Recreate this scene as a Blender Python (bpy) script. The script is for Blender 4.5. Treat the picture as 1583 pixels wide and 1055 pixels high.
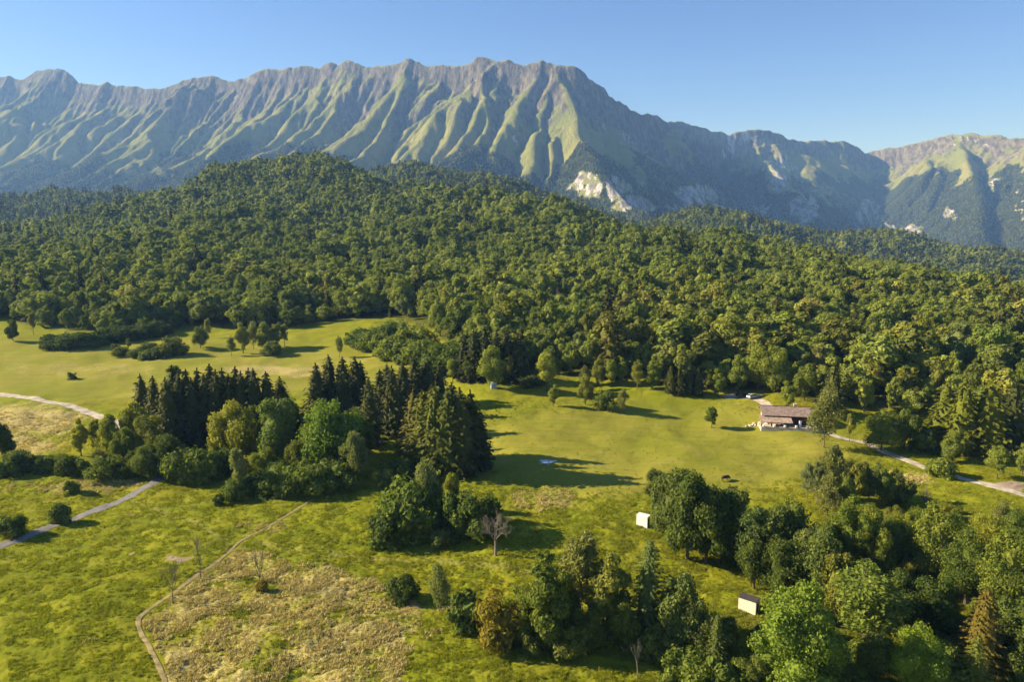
import bpy, math, random
import numpy as np

# ------------------------------------------------------------------ camera, sky, sun, exposure
for o in list(bpy.data.objects):
    bpy.data.objects.remove(o, do_unlink=True)
SC = bpy.context.scene
COL = SC.collection
PW, PH, FPX = 1583.0, 1055.0, 1130.0          # photograph size and focal length in its pixels
CAMZ, PITCH = 70.0, math.radians(9.9)
cam = bpy.data.cameras.new("camera")
cam.lens = 36.0 * FPX / PW
cam.clip_start, cam.clip_end = 1.0, 60000.0
camera = bpy.data.objects.new("camera", cam)
camera.location = (0, 0, CAMZ)
camera.rotation_euler = (math.pi / 2 - PITCH, 0, 0)
COL.objects.link(camera)
SC.camera = camera

SUN_EL, SUN_BEYOND = math.radians(26.5), math.radians(7)
SUN = np.array([-math.cos(SUN_BEYOND) * math.cos(SUN_EL), math.sin(SUN_BEYOND) * math.cos(SUN_EL), math.sin(SUN_EL)])
world = bpy.data.worlds.new("World")
SC.world = world
world.use_nodes = True
wn = world.node_tree
bg = wn.nodes["Background"]
sky = wn.nodes.new("ShaderNodeTexSky")
sky.sky_type = 'NISHITA'
sky.sun_disc = False
sky.sun_elevation = SUN_EL
sky.sun_rotation = math.atan2(SUN[0], SUN[1])
sky.altitude = 400
sky.air_density = 1.0
sky.dust_density = 0.15
sky.ozone_density = 4.0
tone = wn.nodes.new("ShaderNodeMix"); tone.data_type = 'RGBA'; tone.blend_type = 'MULTIPLY'
tone.inputs[0].default_value = 1.0; tone.inputs[7].default_value = (0.80, 0.88, 1.15, 1)
wn.links.new(sky.outputs[0], tone.inputs[6]); wn.links.new(tone.outputs[2], bg.inputs[0])
bg.inputs[1].default_value = 0.060
sl = bpy.data.lights.new("sun", 'SUN')
sl.energy = 5.0
sl.angle = math.radians(0.53)
sl.color = (1.0, 0.88, 0.68)
sun = bpy.data.objects.new("sun", sl)
from mathutils import Vector, Matrix
sun.rotation_euler = Vector(-SUN).to_track_quat('-Z', 'Y').to_euler()
sun.location = (-300, 0, 400)
COL.objects.link(sun)
SC.view_settings.view_transform = 'Standard'
SC.view_settings.look = 'None'
SC.view_settings.exposure = 1.28
SC.view_settings.gamma = 1.0
SC.view_settings.use_curve_mapping = False
SC.render.engine = 'CYCLES'
SC.cycles.use_denoising = True
SC.cycles.max_bounces = 5
SC.cycles.diffuse_bounces = 3
SC.cycles.transmission_bounces = 3
SC.cycles.volume_bounces = 0
SC.cycles.transparent_max_bounces = 6
SC.cycles.caustics_reflective = False
SC.cycles.caustics_refractive = False

# ------------------------------------------------------------------ numbers
rng = np.random.default_rng(11)
SP, CP = math.sin(PITCH), math.cos(PITCH)

def ray(px, py):
    xc = (np.asarray(px, float) - PW / 2) / FPX
    yc = -(np.asarray(py, float) - PH / 2) / FPX
    return xc, CP + yc * SP, -SP + yc * CP            # world direction (x, y, z), not normalised

def at_depth(px, py, Y):                               # the point on that sight line Y metres north
    dx, dy, dz = ray(px, py)
    t = Y / dy
    return dx * t, Y + 0 * dx, CAMZ + dz * t

def project(x, y, z):
    zz = z - CAMZ
    d = y * CP - zz * SP
    u = y * SP + zz * CP
    d = np.maximum(d, 1e-3)
    return PW / 2 + FPX * x / d, PH / 2 - FPX * u / d, d

def _hash(ix, iy, seed):
    h = (ix.astype(np.int64) * 374761393 + iy.astype(np.int64) * 668265263 + seed * 1442695041) & 0xFFFFFFFF
    h = ((h ^ (h >> 13)) * 1274126177) & 0xFFFFFFFF
    h = ((h ^ (h >> 16)) * 2246822519) & 0xFFFFFFFF
    return (h ^ (h >> 15)) & 0xFFFFFFFF

def perlin(x, y, seed=0):
    x = np.asarray(x, float); y = np.asarray(y, float)
    ix = np.floor(x).astype(np.int64); iy = np.floor(y).astype(np.int64)
    fx = x - ix; fy = y - iy
    u = fx * fx * fx * (fx * (fx * 6 - 15) + 10); v = fy * fy * fy * (fy * (fy * 6 - 15) + 10)
    def g(dx, dy):
        a = _hash(ix + dx, iy + dy, seed) * (2 * math.pi / 4294967296.0)
        return np.cos(a) * (fx - dx) + np.sin(a) * (fy - dy)
    a = g(0, 0); b = g(1, 0); c = g(0, 1); d = g(1, 1)
    return ((a + (b - a) * u) * (1 - v) + (c + (d - c) * u) * v) * 1.5

def fbm(x, y, seed=0, octs=4, gain=0.5, lac=2.03):
    s = 0; a = 1.0; f = 1.0
    for k in range(octs):
        s = s + a * perlin(x * f + 17.3 * k, y * f - 9.1 * k, seed + k * 13)
        a *= gain; f *= lac
    return s

def smooth(e0, e1, x):
    t = np.clip((x - e0) / (e1 - e0), 0, 1)
    return t * t * (3 - 2 * t)

def in_poly(px, py, poly):
    inside = np.zeros(np.shape(px), bool)
    n = len(poly)
    for i in range(n):
        x0, y0 = poly[i]; x1, y1 = poly[(i + 1) % n]
        if y0 == y1: continue
        c = (y0 > py) != (y1 > py)
        inside ^= c & (px < (x1 - x0) * (py - y0) / (y1 - y0) + x0)
    return inside

def poly_dist(x, y, pts):                               # distance to a polyline and the position along it
    best = np.full(np.shape(x), 1e9); par = np.zeros(np.shape(x))
    acc = 0.0
    for (x0, y0), (x1, y1) in zip(pts[:-1], pts[1:]):
        dx, dy = x1 - x0, y1 - y0
        L2 = dx * dx + dy * dy
        t = np.clip(((x - x0) * dx + (y - y0) * dy) / L2, 0, 1)
        d = np.hypot(x - x0 - t * dx, y - y0 - t * dy)
        m = d < best
        best = np.where(m, d, best); par = np.where(m, acc + t * math.sqrt(L2), par)
        acc += math.sqrt(L2)
    return best, par

# ------------------------------------------------------------------ ground height: a surface through measured points
def on_level(px, py, z):
    dx, dy, dz = ray(px, py)
    t = (z - CAMZ) / dz
    return (dx * t, dy * t, z)

TH = 13.0
CTRL = []
for px, py, z in [
    (0, 1055, 0), (400, 1055, 0), (791, 1055, 0), (1200, 1055, -1.5), (1583, 1055, -2),
    (0, 900, 0), (300, 900, 0), (600, 880, 0), (900, 900, -.5), (1200, 900, -1), (1583, 920, -1.5),
    (0, 760, 0), (250, 740, 0), (500, 770, .6), (700, 790, 1.4), (850, 800, 1.5), (1000, 800, .4), (1250, 800, 0), (1583, 800, -.5),
    (0, 680, 0), (250, 690, 0), (520, 690, 0), (760, 700, 1.0), (1000, 700, .8), (1250, 690, 1.0), (1583, 740, 0),
    (0, 610, 0), (200, 610, .5), (420, 600, 1), (600, 600, 2), (760, 610, 5), (860, 640, 4.5), (940, 610, 4), (1100, 620, 4), (1230, 645, 3.5), (1400, 650, 3), (1583, 680, 2),
    (0, 550, 2), (200, 555, 2), (400, 560, 2.5), (560, 555, 4),
    (0, 510, 5), (150, 515, 5), (330, 510, 6), (520, 520, 7), (680, 545, 8), (800, 575, 8), (1000, 588, 8), (1200, 595, 7), (1420, 620, 6),
]:
    CTRL.append(on_level(px, py, z))
for px, py, Y in [
    # near forested ridge (right half): crest and face, tops of the trees
    (1583, 475, 400), (1460, 470, 410), (1330, 452, 450), (1200, 430, 480), (1130, 415, 520), (1060, 395, 580), (1000, 380, 640),
    (930, 372, 680), (865, 358, 740), (800, 342, 820), (730, 326, 900), (650, 315, 980), (580, 306, 1060),
    (1400, 500, 330), (1200, 480, 350), (1000, 480, 340), (850, 460, 380), (700, 440, 430),
    (1100, 460, 390), (900, 420, 500), (760, 390, 620), (650, 380, 660), (560, 350, 850),
    # the big hill
    (430, 243, 1320), (500, 256, 1310), (360, 262, 1290), (300, 288, 1260), (240, 318, 1200), (160, 345, 1050), (80, 368, 950), (0, 384, 900), (-150, 395, 880),
    (545, 283, 1270), (400, 330, 1000), (300, 380, 720), (150, 420, 560), (0, 430, 540), (450, 400, 600), (550, 420, 530), (420, 450, 450), (250, 455, 450), (80, 460, 440), (580, 450, 440),
    # hills behind
    (570, 273, 1900), (640, 259, 1950), (720, 264, 1900), (790, 288, 1850), (880, 318, 1750), (950, 345, 1600), (700, 300, 1600), (850, 335, 1350), (960, 372, 1150),
    (1060, 333, 1900), (1085, 328, 1900), (1150, 343, 1880), (1220, 352, 1860), (1290, 370, 1850), (1360, 361, 1880), (1440, 377, 1850), (1583, 404, 1800), (1750, 430, 1700),
    (1100, 390, 1450), (1300, 420, 1450), (1583, 455, 1250), (1450, 412, 1600), (1200, 388, 1550), (1400, 440, 1250),
    (840, 345, 2150), (900, 365, 2050), (960, 385, 1950), (1060, 375, 2300), (1200, 395, 2280), (1320, 410, 2250), (1440, 425, 2200), (1560, 440, 2150),
    (0, 302, 2000), (100, 306, 2000), (200, 309, 2000), (280, 312, 2000), (-150, 300, 2000), (50, 340, 1650), (-150, 345, 1600), (150, 335, 1650),
]:
    x, y, z = at_depth(px, py, Y)
    CTRL.append((float(x), float(y), float(z) - TH))
for x, y, z in [(0, 0, 0), (150, 20, -1), (-150, 20, 0), (0, -300, 0), (400, -100, 0), (-400, -100, 0), (-500, 150, 0), (500, 150, -2), (-700, 330, 3), (600, 320, 0),
                (-350, 2700, 30), (800, 2700, -40), (2000, 2700, -80), (-2000, 2700, 30), (-3000, 2000, 20), (3000, 2000, -80), (-2000, 1000, 20), (2000, 900, -70), (0, -2500, 0), (3000, -1500, 0), (-3000, -1500, 0),
                (430, 780, -28), (600, 640, -35), (330, 900, -10), (700, 900, -75), (480, 1050, -50), (140, 1000, 35), (-60, 1280, 55), (-330, 1620, 60), (-900, 1350, 10), (1100, 1300, -85), (1500, 1100, -80)]:
    CTRL.append((x, y, z))
CT = np.array(CTRL)
_S = 1000.0
def _k(r2):
    return 0.5 * r2 * np.log(r2 + 1e-12)
_n = len(CT)
_q = CT[:, :2] / _S
_A = np.zeros((_n + 3, _n + 3))
_A[:_n, :_n] = _k(((_q[:, None] - _q[None]) ** 2).sum(-1)) + np.eye(_n) * 2e-5
_A[:_n, _n] = 1; _A[:_n, _n + 1:] = _q
_A[_n:, :_n] = _A[:_n, _n:].T
_W = np.linalg.solve(_A, np.concatenate([CT[:, 2], np.zeros(3)]))

def base_height(x, y):
    x = np.asarray(x, float); y = np.asarray(y, float)
    sh = np.broadcast(x, y).shape
    X = np.broadcast_to(x, sh).ravel() / _S; Y = np.broadcast_to(y, sh).ravel() / _S
    X = np.clip(X, -3.2, 3.2); Y = np.clip(Y, -2.5, 2.8)
    out = np.full(X.shape, _W[_n]) + _W[_n + 1] * X + _W[_n + 2] * Y
    for i in range(_n):
        out += _W[i] * _k((X - _q[i, 0]) ** 2 + (Y - _q[i, 1]) ** 2)
    return out.reshape(sh)

def height(x, y):
    x = np.asarray(x, float); y = np.asarray(y, float)
    h = base_height(x, y)
    d = np.hypot(x, y)
    far = smooth(450, 900, d)
    h = h + far * ((15 * fbm(x / 210, y / 210, 5, 3) - 34 * np.abs(perlin((x + .4 * y) / 210, y / 420, 6)) + 11) * smooth(450, 800, d)) + (1 - far) * (1.05 * fbm(x / 34, y / 34, 3, 3) + 0.16 * fbm(x / 11, y / 7, 4, 2)) * smooth(40, 90, d)
    gone = smooth(2400, 3000, d)
    return h * (1 - gone) + gone * (-150.0)

def ground_at(px, py):                                  # where the sight line through a pixel meets the ground
    px = np.atleast_1d(np.asarray(px, float)); py = np.atleast_1d(np.asarray(py, float))
    dx, dy, dz = ray(px, py)
    ys = 80 * np.exp(np.linspace(0, math.log(2300 / 80), 700))
    T = ys[None] / dy[:, None]
    zz = CAMZ + dz[:, None] * T
    hh = height(dx[:, None] * T, np.broadcast_to(ys[None], T.shape))
    below = zz < hh
    k = np.argmax(below, 1)
    k = np.where(below.any(1), np.maximum(k, 1), len(ys) - 1)
    a = np.arange(len(px))
    g0 = (zz - hh)[a, k - 1]; g1 = (zz - hh)[a, k]
    f = np.clip(g0 / np.maximum(g0 - g1, 1e-9), 0, 1)
    Y = ys[k - 1] + (ys[k] - ys[k - 1]) * f
    t = Y / dy
    return np.stack([dx * t, Y, height(dx * t, Y)], 1)
# ------------------------------------------------------------------ mountain range: crest lines, then water-cut gullies
RIDGES = [
    # (pixel x, pixel y, metres north) along each crest; steepness of its sides
    ([(-450, 140.0, 6850), (-200, 122.0, 6500), (-60, 120.3, 6230), (0, 114.7, 6115), (20, 118.7, 6083), (40, 116.5, 6051), (65, 107.9, 6008), (95, 105.0, 5940), (120, 122.9, 5883), (150, 129.2, 5820), (185, 124.6, 5750), (225, 132.9, 5670), (250, 130.8, 5618), (285, 120.8, 5545), (310, 119.1, 5492), (330, 111.8, 5450), (352, 120.9, 5400), (385, 118.0, 5325), (415, 106.8, 5262), (432, 106.2, 5226), (455, 100.8, 5180), (480, 95.2, 5130), (500, 99.3, 5086), (512, 95.5, 5060), (525, 99.4, 5032), (541, 93.1, 4998), (573, 104.3, 4938), (600, 98.2, 4874), (637, 87.5, 4786), (660, 98.9, 4743), (690, 95.2, 4688), (705, 98.0, 4660), (722, 93.2, 4628), (740, 80.9, 4595), (766, 93.5, 4548), (782, 87.0, 4519), (806, 99.3, 4476), (838, 88.7, 4418), (852, 99.9, 4401), (872, 97.2, 4378), (888, 98.0, 4360)], 0.0),
    ([(888, 98, 4360), (912, 118, 4540), (945, 142, 4840), (985, 166, 5180), (1040, 183, 5560), (1090, 197, 5830), (1125, 205, 5950), (1170, 193, 6000), (1215, 211, 6150), (1245, 218, 6300), (1272, 214, 6320),
      (1312, 221, 6420), (1345, 232, 6500), (1400, 219, 6300), (1440, 211, 6100), (1480, 206, 5900), (1510, 206, 5800), (1583, 212, 5450), (1700, 222, 5000), (1900, 230, 4500)], 0.0),
    ([(846, 90, 4420), (872, 112, 4260), (892, 148, 4040), (898, 190, 3800), (908, 232, 3520), (945, 278, 3180), (1005, 332, 2880), (1060, 352, 2700)], 0.13),
    ([(742, 86, 4595), (752, 130, 4300), (757, 178, 4050), (735, 214, 3780), (700, 250, 3450), (660, 285, 3100)], 0.10),
    ([(1170, 193, 6000), (1182, 240, 5600), (1218, 284, 5200), (1266, 326, 4700), (1300, 352, 4200)], 0.05),
    ([(1480, 206, 5900), (1500, 250, 5400), (1512, 300, 4800), (1520, 350, 4200)], 0.02),
    ([(1583, 212, 5450), (1600, 270, 4800), (1590, 350, 4000)], 0.02),
    ([(545, 100, 4990), (522, 150, 4700), (488, 195, 4400), (445, 236, 4050), (395, 275, 3650)], 0.06),
    ([(635, 95, 4790), (615, 148, 4480), (580, 200, 4150), (530, 248, 3750)], 0.08),
    ([(440, 108, 5210), (410, 160, 4850), (360, 207, 4450), (290, 258, 3950)], 0.06),
]
MX0, MX1, MY0, MY1, MRES = -5600.0, 5400.0, 2350.0, 7300.0, 20.0

def build_mountain():
    nx = int((MX1 - MX0) / MRES) + 1; ny = int((MY1 - MY0) / MRES) + 1
    xs = np.linspace(MX0, MX1, nx); ys = np.linspace(MY0, MY1, ny)
    X, Y = np.meshgrid(xs, ys)
    wx = X + 90 * fbm(X / 700, Y / 700, 21, 3); wy = Y + 90 * fbm(X / 700, Y / 700, 41, 3)
    H = np.full(X.shape, -160.0)
    crest = np.full(X.shape, 1e9)
    sp = np.array([[float(v) for v in at_depth(*q)] for q in RIDGES[2][0]])
    XS = np.interp(Y, sp[::-1, 1], sp[::-1, 0])              # the main spur: east of it the flank falls away faster
    east = smooth(0, 320, X - XS) * (1 - smooth(1500, 2300, X - XS)) * (Y < 6400)
    for i, (line, steep) in enumerate(RIDGES):
        P = [at_depth(a, b, c) for a, b, c in line]
        pts = [(float(p[0]), float(p[1])) for p in P]
        zs = np.array([float(p[2]) for p in P])
        ss = np.concatenate([[0], np.cumsum([math.hypot(b[0] - a[0], b[1] - a[1]) for a, b in zip(pts[:-1], pts[1:])])])
        d0, s0 = poly_dist(X, Y, pts)
        d1, s1 = poly_dist(wx, wy, pts)
        w = smooth(60, 260, d0)
        d = d0 * (1 - w) + d1 * w
        z = np.interp(s0 * (1 - w) + s1 * w, ss, zs)
        if i < 2:
            d = d * (1 + (1.3 if i == 0 else 0.35) * east)
            z = z + 15 * perlin(s0 / 90, s0 * 0 + i, 7) + 8 * perlin(s0 / 34, s0 * 0 + i, 8)
            drop = 0.40 * d + 380 * (1 - np.exp(-d / 480)) if i == 0 else 0.74 * d + 260 * (1 - np.exp(-d / 400))
            z = z + 18
            crest = np.minimum(crest, d0)
        else:
            drop = (0.52 + steep) * d + 60 * (1 - np.exp(-d / 120))
        h = z - drop
        k = 45.0 if i < 2 else 30.0
        m = np.maximum(H, h)
        H = m + k * 0.25 * np.clip(1 - np.abs(H - h) / k, 0, 1) ** 2 * (1 - np.exp(-d0 / 150))
    H0 = H.copy()
    g = smooth(0, 260, crest)
    H = H + g * (34 * fbm((X - 0.35 * Y) / 230, Y / 520, 61, 4, 0.5)) + smooth(8, 60, crest) * (1 - smooth(150, 420, crest)) * 6 * (0.5 - 2 * np.abs(perlin(X / 110, Y / 260, 77))) + 2.0 * rng.standard_normal(X.shape)
    H = H + east * 16 * fbm(X / 170, Y / 170, 71, 4, 0.55)
    # stream-power carving on the steepest of eight neighbours
    N = nx * ny
    KM = (0.030 - 0.022 * smooth(350, 700, X - 0.25 * (Y - 3600)) * (1 - smooth(2000, 2600, X - 0.25 * (Y - 3600)))).ravel()
    idx = np.arange(N).reshape(ny, nx)
    offs = [(-1, 0), (1, 0), (0, -1), (0, 1), (-1, -1), (-1, 1), (1, -1), (1, 1)]
    for it in range(24):
        best = np.zeros((ny, nx)); rec = idx.copy()
        dist = np.full((ny, nx), MRES)
        for dy, dx in offs:
            L = MRES * math.hypot(dx, dy)
            ya, yb = max(0, -dy), ny - max(0, dy); xa, xb = max(0, -dx), nx - max(0, dx)
            s = (H[ya:yb, xa:xb] - H[ya + dy:yb + dy, xa + dx:xb + dx]) / L
            s = s * (1 + 0.0 * s)
            b = best[ya:yb, xa:xb]; m = s > b
            b[m] = s[m]
            rec[ya:yb, xa:xb][m] = idx[ya + dy:yb + dy, xa + dx:xb + dx][m]
            dist[ya:yb, xa:xb][m] = L
        rec = rec.ravel(); dist = dist.ravel()
        depth = (rec != np.arange(N)).astype(np.int32); p = rec.copy()
        for _ in range(11):
            depth = depth + depth[p]; p = p[p]
        order = np.argsort(depth, kind='stable')
        cuts = np.concatenate([[0], np.cumsum(np.bincount(depth))])
        A = np.full(N, 1.0)
        for k in range(len(cuts) - 2, 0, -1):
            nd = order[cuts[k]:cuts[k + 1]]
            np.add.at(A, rec[nd], A[nd])
        F = KM * np.sqrt(A) / dist * MRES
        h = H.ravel().copy()
        for k in range(1, len(cuts) - 1):
            nd = order[cuts[k]:cuts[k + 1]]
            h[nd] = (h[nd] + F[nd] * h[rec[nd]]) / (1 + F[nd])
        Hn = h.reshape(ny, nx)
        prot = np.clip(smooth(0, 45, crest), 0.04, 1)
        H = H + (Hn - H) * prot
        lap = np.zeros_like(H)
        lap[1:-1, 1:-1] = (H[:-2, 1:-1] + H[2:, 1:-1] + H[1:-1, :-2] + H[1:-1, 2:] - 4 * H[1:-1, 1:-1])
        H = H + 0.022 * lap
    area = A.reshape(ny, nx)
    return xs, ys, H, H0, crest, area
# ------------------------------------------------------------------ materials
def new_mat(name):
    m = bpy.data.materials.new(name)
    m.use_nodes = True
    nt = m.node_tree
    b = nt.nodes["Principled BSDF"]
    b.inputs["Specular IOR Level"].default_value = 0.15
    b.inputs["Roughness"].default_value = 0.9
    return m, nt, b

def N(nt, typ, **kw):
    n = nt.nodes.new(typ)
    for k, v in kw.items():
        if k.startswith("i_"):
            key = k[2:]
            n.inputs[int(key) if key.isdigit() else key].default_value = v
        else:
            setattr(n, k, v)
    return n

def mixc(nt, fac, a, b, blend='MIX'):
    n = nt.nodes.new("ShaderNodeMix")
    n.data_type = 'RGBA'; n.blend_type = blend
    for sock, val in ((n.inputs[0], fac), (n.inputs[6], a), (n.inputs[7], b)):
        if isinstance(val, bpy.types.NodeSocket): nt.links.new(val, sock)
        elif isinstance(val, (tuple, list)): sock.default_value = (*val[:3], 1)
        else: sock.default_value = val
    return n.outputs[2]

def math_(nt, op, a, b=None, clamp=False):
    n = nt.nodes.new("ShaderNodeMath"); n.operation = op; n.use_clamp = clamp
    for i, v in enumerate((a, b)):
        if v is None: continue
        if isinstance(v, bpy.types.NodeSocket): nt.links.new(v, n.inputs[i])
        else: n.inputs[i].default_value = v
    return n.outputs[0]

def ramp(nt, x, lo, hi):
    n = nt.nodes.new("ShaderNodeMapRange"); n.interpolation_type = 'SMOOTHSTEP'
    nt.links.new(x, n.inputs[0]); n.inputs[1].default_value = lo; n.inputs[2].default_value = hi
    return n.outputs[0]

def noise(nt, vec, scale, detail=4, rough=0.55):
    n = N(nt, "ShaderNodeTexNoise"); n.inputs["Scale"].default_value = scale
    n.inputs["Detail"].default_value = detail; n.inputs["Roughness"].default_value = rough
    if vec is not None: nt.links.new(vec, n.inputs["Vector"])
    return n.outputs[0]

def plain_mat(name, col, var=0.25, scale=3.0, rough=0.85, bump=0.0):
    m, nt, b = new_mat(name)
    tc = N(nt, "ShaderNodeTexCoord")
    f = noise(nt, tc.outputs["Object"], scale, 5)
    c0 = tuple(v * (1 - var) for v in col); c1 = tuple(min(1, v * (1 + var)) for v in col)
    nt.links.new(mixc(nt, ramp(nt, f, 0.3, 0.7), c0, c1), b.inputs["Base Color"])
    b.inputs["Roughness"].default_value = rough
    if bump:
        bp = N(nt, "ShaderNodeBump"); bp.inputs["Strength"].default_value = bump
        bp.inputs["Distance"].default_value = 0.05
        nt.links.new(f, bp.inputs["Height"]); nt.links.new(bp.outputs[0], b.inputs["Normal"])
    return m

def leaf_mat(name, dark, light, transl=0.28, tipvar=0.35):
    """foliage: one tone per tree, lighter and darker clumps, a shade per leaf; light passes through the leaves"""
    m, nt, b = new_mat(name)
    oi = N(nt, "ShaderNodeObjectInfo"); geo = N(nt, "ShaderNodeNewGeometry"); tc = N(nt, "ShaderNodeTexCoord")
    stand_ = noise(nt, oi.outputs["Location"], 0.012, 3, 0.6)                  # species stands, plus broad woodland light and shade put into the colour
    c = mixc(nt, math_(nt, 'ADD', math_(nt, 'MULTIPLY', oi.outputs["Random"], 0.62), math_(nt, 'MULTIPLY', ramp(nt, stand_, 0.36, 0.64), 0.38)), dark, light)
    cl = noise(nt, tc.outputs["Object"], 0.45, 2)
    c = mixc(nt, math_(nt, 'MULTIPLY', ramp(nt, cl, 0.35, 0.7), 0.55), c, light)
    v = math_(nt, 'ADD', math_(nt, 'MULTIPLY', geo.outputs["Random Per Island"], 2 * tipvar), 1 - tipvar)
    vv = N(nt, "ShaderNodeCombineColor")
    for i in range(3): nt.links.new(v, vv.inputs[i])
    c = mixc(nt, 1.0, c, vv.outputs[0], 'MULTIPLY')
    c = mixc(nt, 1.0, c, oi.outputs["Color"], 'MULTIPLY')
    nt.links.new(c, b.inputs["Base Color"])
    b.inputs["Roughness"].default_value = 0.75
    tr = N(nt, "ShaderNodeBsdfTranslucent")
    nt.links.new(mixc(nt, 1.0, c, (1.25, 1.3, 0.5), 'MULTIPLY'), tr.inputs[0])
    mx = N(nt, "ShaderNodeMixShader"); mx.inputs[0].default_value = transl
    nt.links.new(b.outputs[0], mx.inputs[1]); nt.links.new(tr.outputs[0], mx.inputs[2])
    nt.links.new(mx.outputs[0], nt.nodes["Material Output"].inputs[0])
    return m

M = {}
M['oak'] = leaf_mat("leaves_oak", (0.068, 0.112, 0.014), (0.215, 0.245, 0.036), 0.38)
M['ash'] = leaf_mat("leaves_ash", (0.090, 0.140, 0.018), (0.245, 0.280, 0.046), 0.38)
M['birch'] = leaf_mat("leaves_birch", (0.118, 0.155, 0.034), (0.205, 0.240, 0.062), 0.40)
M['spruce'] = leaf_mat("needles_spruce", (0.034, 0.046, 0.008), (0.088, 0.094, 0.015), 0.14)
M['bush'] = leaf_mat("leaves_bush", (0.070, 0.115, 0.015), (0.170, 0.208, 0.034), 0.38)
M['woodoak'] = leaf_mat("leaves_wood_oak", (0.080, 0.125, 0.017), (0.255, 0.285, 0.048), 0.38)
M['woodash'] = leaf_mat("leaves_wood_ash", (0.105, 0.155, 0.022), (0.290, 0.322, 0.060), 0.38)
M['bark'] = plain_mat("bark", (0.11, 0.085, 0.06), 0.35, 6.0, 0.95, 0.4)
M['deadwood'] = plain_mat("dead_wood", (0.19, 0.165, 0.125), 0.3, 4.0, 0.9)
M['twig'] = plain_mat("grey_twigs", (0.17, 0.14, 0.09), 0.3, 4.0, 0.9)

def ground_mat():
    m, nt, b = new_mat("meadow_ground")
    tc = N(nt, "ShaderNodeTexCoord"); P = tc.outputs["Object"]
    a1 = N(nt, "ShaderNodeAttribute", attribute_name="zone_a"); a2 = N(nt, "ShaderNodeAttribute", attribute_name="zone_b")
    s1 = N(nt, "ShaderNodeSeparateColor"); nt.links.new(a1.outputs[0], s1.inputs[0])
    s2 = N(nt, "ShaderNodeSeparateColor"); nt.links.new(a2.outputs[0], s2.inputs[0])
    dry, mown, bare = s1.outputs[0], s1.outputs[1], s1.outputs[2]
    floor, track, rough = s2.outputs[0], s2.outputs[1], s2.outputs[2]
    nb = noise(nt, P, 0.03, 4); nm = noise(nt, P, 0.16, 5); nf = noise(nt, P, 1.6, 4, 0.65); nff = noise(nt, P, 4.0, 3, 0.7)
    mp = N(nt, "ShaderNodeMapping"); nt.links.new(P, mp.inputs[0]); mp.inputs["Rotation"].default_value = (0, 0, 0.55); mp.inputs["Scale"].default_value = (0.35, 1.3, 1)
    ns = noise(nt, mp.outputs[0], 0.55, 4, 0.6)
    g = mixc(nt, ramp(nt, nm, 0.35, 0.68), (0.160, 0.188, 0.008), (0.252, 0.252, 0.016))
    g = mixc(nt, math_(nt, 'MULTIPLY', ramp(nt, nb, 0.45, 0.7), 0.6), g, (0.235, 0.205, 0.016))
    g = mixc(nt, math_(nt, 'MULTIPLY', ramp(nt, nf, 0.52, 0.30), 0.55), g, (0.112, 0.138, 0.006))
    g = mixc(nt, math_(nt, 'MULTIPLY', ramp(nt, ns, 0.55, 0.75), 0.35), g, (0.24, 0.215, 0.035))
    mw = mixc(nt, ramp(nt, nb, 0.3, 0.7), (0.195, 0.205, 0.018), (0.275, 0.252, 0.036))
    mw = mixc(nt, math_(nt, 'MULTIPLY', ramp(nt, nm, 0.5, 0.75), 0.45), mw, (0.33, 0.275, 0.068))
    mp2 = N(nt, "ShaderNodeMapping"); nt.links.new(P, mp2.inputs[0]); mp2.inputs["Rotation"].default_value = (0, 0, -0.25); mp2.inputs["Scale"].default_value = (0.05, 0.55, 1)
    nl = noise(nt, mp2.outputs[0], 0.8, 5, 0.6)
    mw = mixc(nt, math_(nt, 'MULTIPLY', ramp(nt, nl, 0.48, 0.66), 0.55), mw, (0.165, 0.195, 0.014))
    mw = mixc(nt, math_(nt, 'MULTIPLY', ramp(nt, nf, 0.56, 0.72), 0.3), mw, (0.35, 0.31, 0.085))
    c = mixc(nt, mown, g, mw)
    dn = math_(nt, 'ADD', dry, math_(nt, 'MULTIPLY', math_(nt, 'SUBTRACT', nm, 0.5), 0.9))
    dn = math_(nt, 'ADD', dn, math_(nt, 'MULTIPLY', math_(nt, 'SUBTRACT', nf, 0.5), 1.7))
    dcol = mixc(nt, ramp(nt, nff, 0.35, 0.65), (0.320, 0.262, 0.075), (0.460, 0.375, 0.150))
    c = mixc(nt, ramp(nt, dn, 0.40, 0.95), c, dcol)
    c = mixc(nt, math_(nt, 'MULTIPLY', track, ramp(nt, nf, 0.25, 0.6)), c, (0.34, 0.29, 0.12))
    bn = math_(nt, 'ADD', bare, math_(nt, 'MULTIPLY', math_(nt, 'SUBTRACT', nf, 0.5), 0.8))
    c = mixc(nt, ramp(nt, bn, 0.45, 0.75), c, (0.36, 0.27, 0.19))
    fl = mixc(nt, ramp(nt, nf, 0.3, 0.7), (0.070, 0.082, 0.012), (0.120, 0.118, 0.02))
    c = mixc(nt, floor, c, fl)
    v = mixc(nt, ramp(nt, nff, 0.25, 0.75), (0.78, 0.78, 0.78), (1.15, 1.15, 1.15))
    c = mixc(nt, 1.0, c, v, 'MULTIPLY')
    nt.links.new(c, b.inputs["Base Color"])
    b.inputs["Roughness"].default_value = 1.0; b.inputs["Specular IOR Level"].default_value = 0.05
    bp = N(nt, "ShaderNodeBump"); bp.inputs["Strength"].default_value = 0.6; bp.inputs["Distance"].default_value = 0.12
    nt.links.new(math_(nt, 'ADD', nff, nf), bp.inputs["Height"]); nt.links.new(bp.outputs[0], b.inputs["Normal"])
    return m

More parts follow.
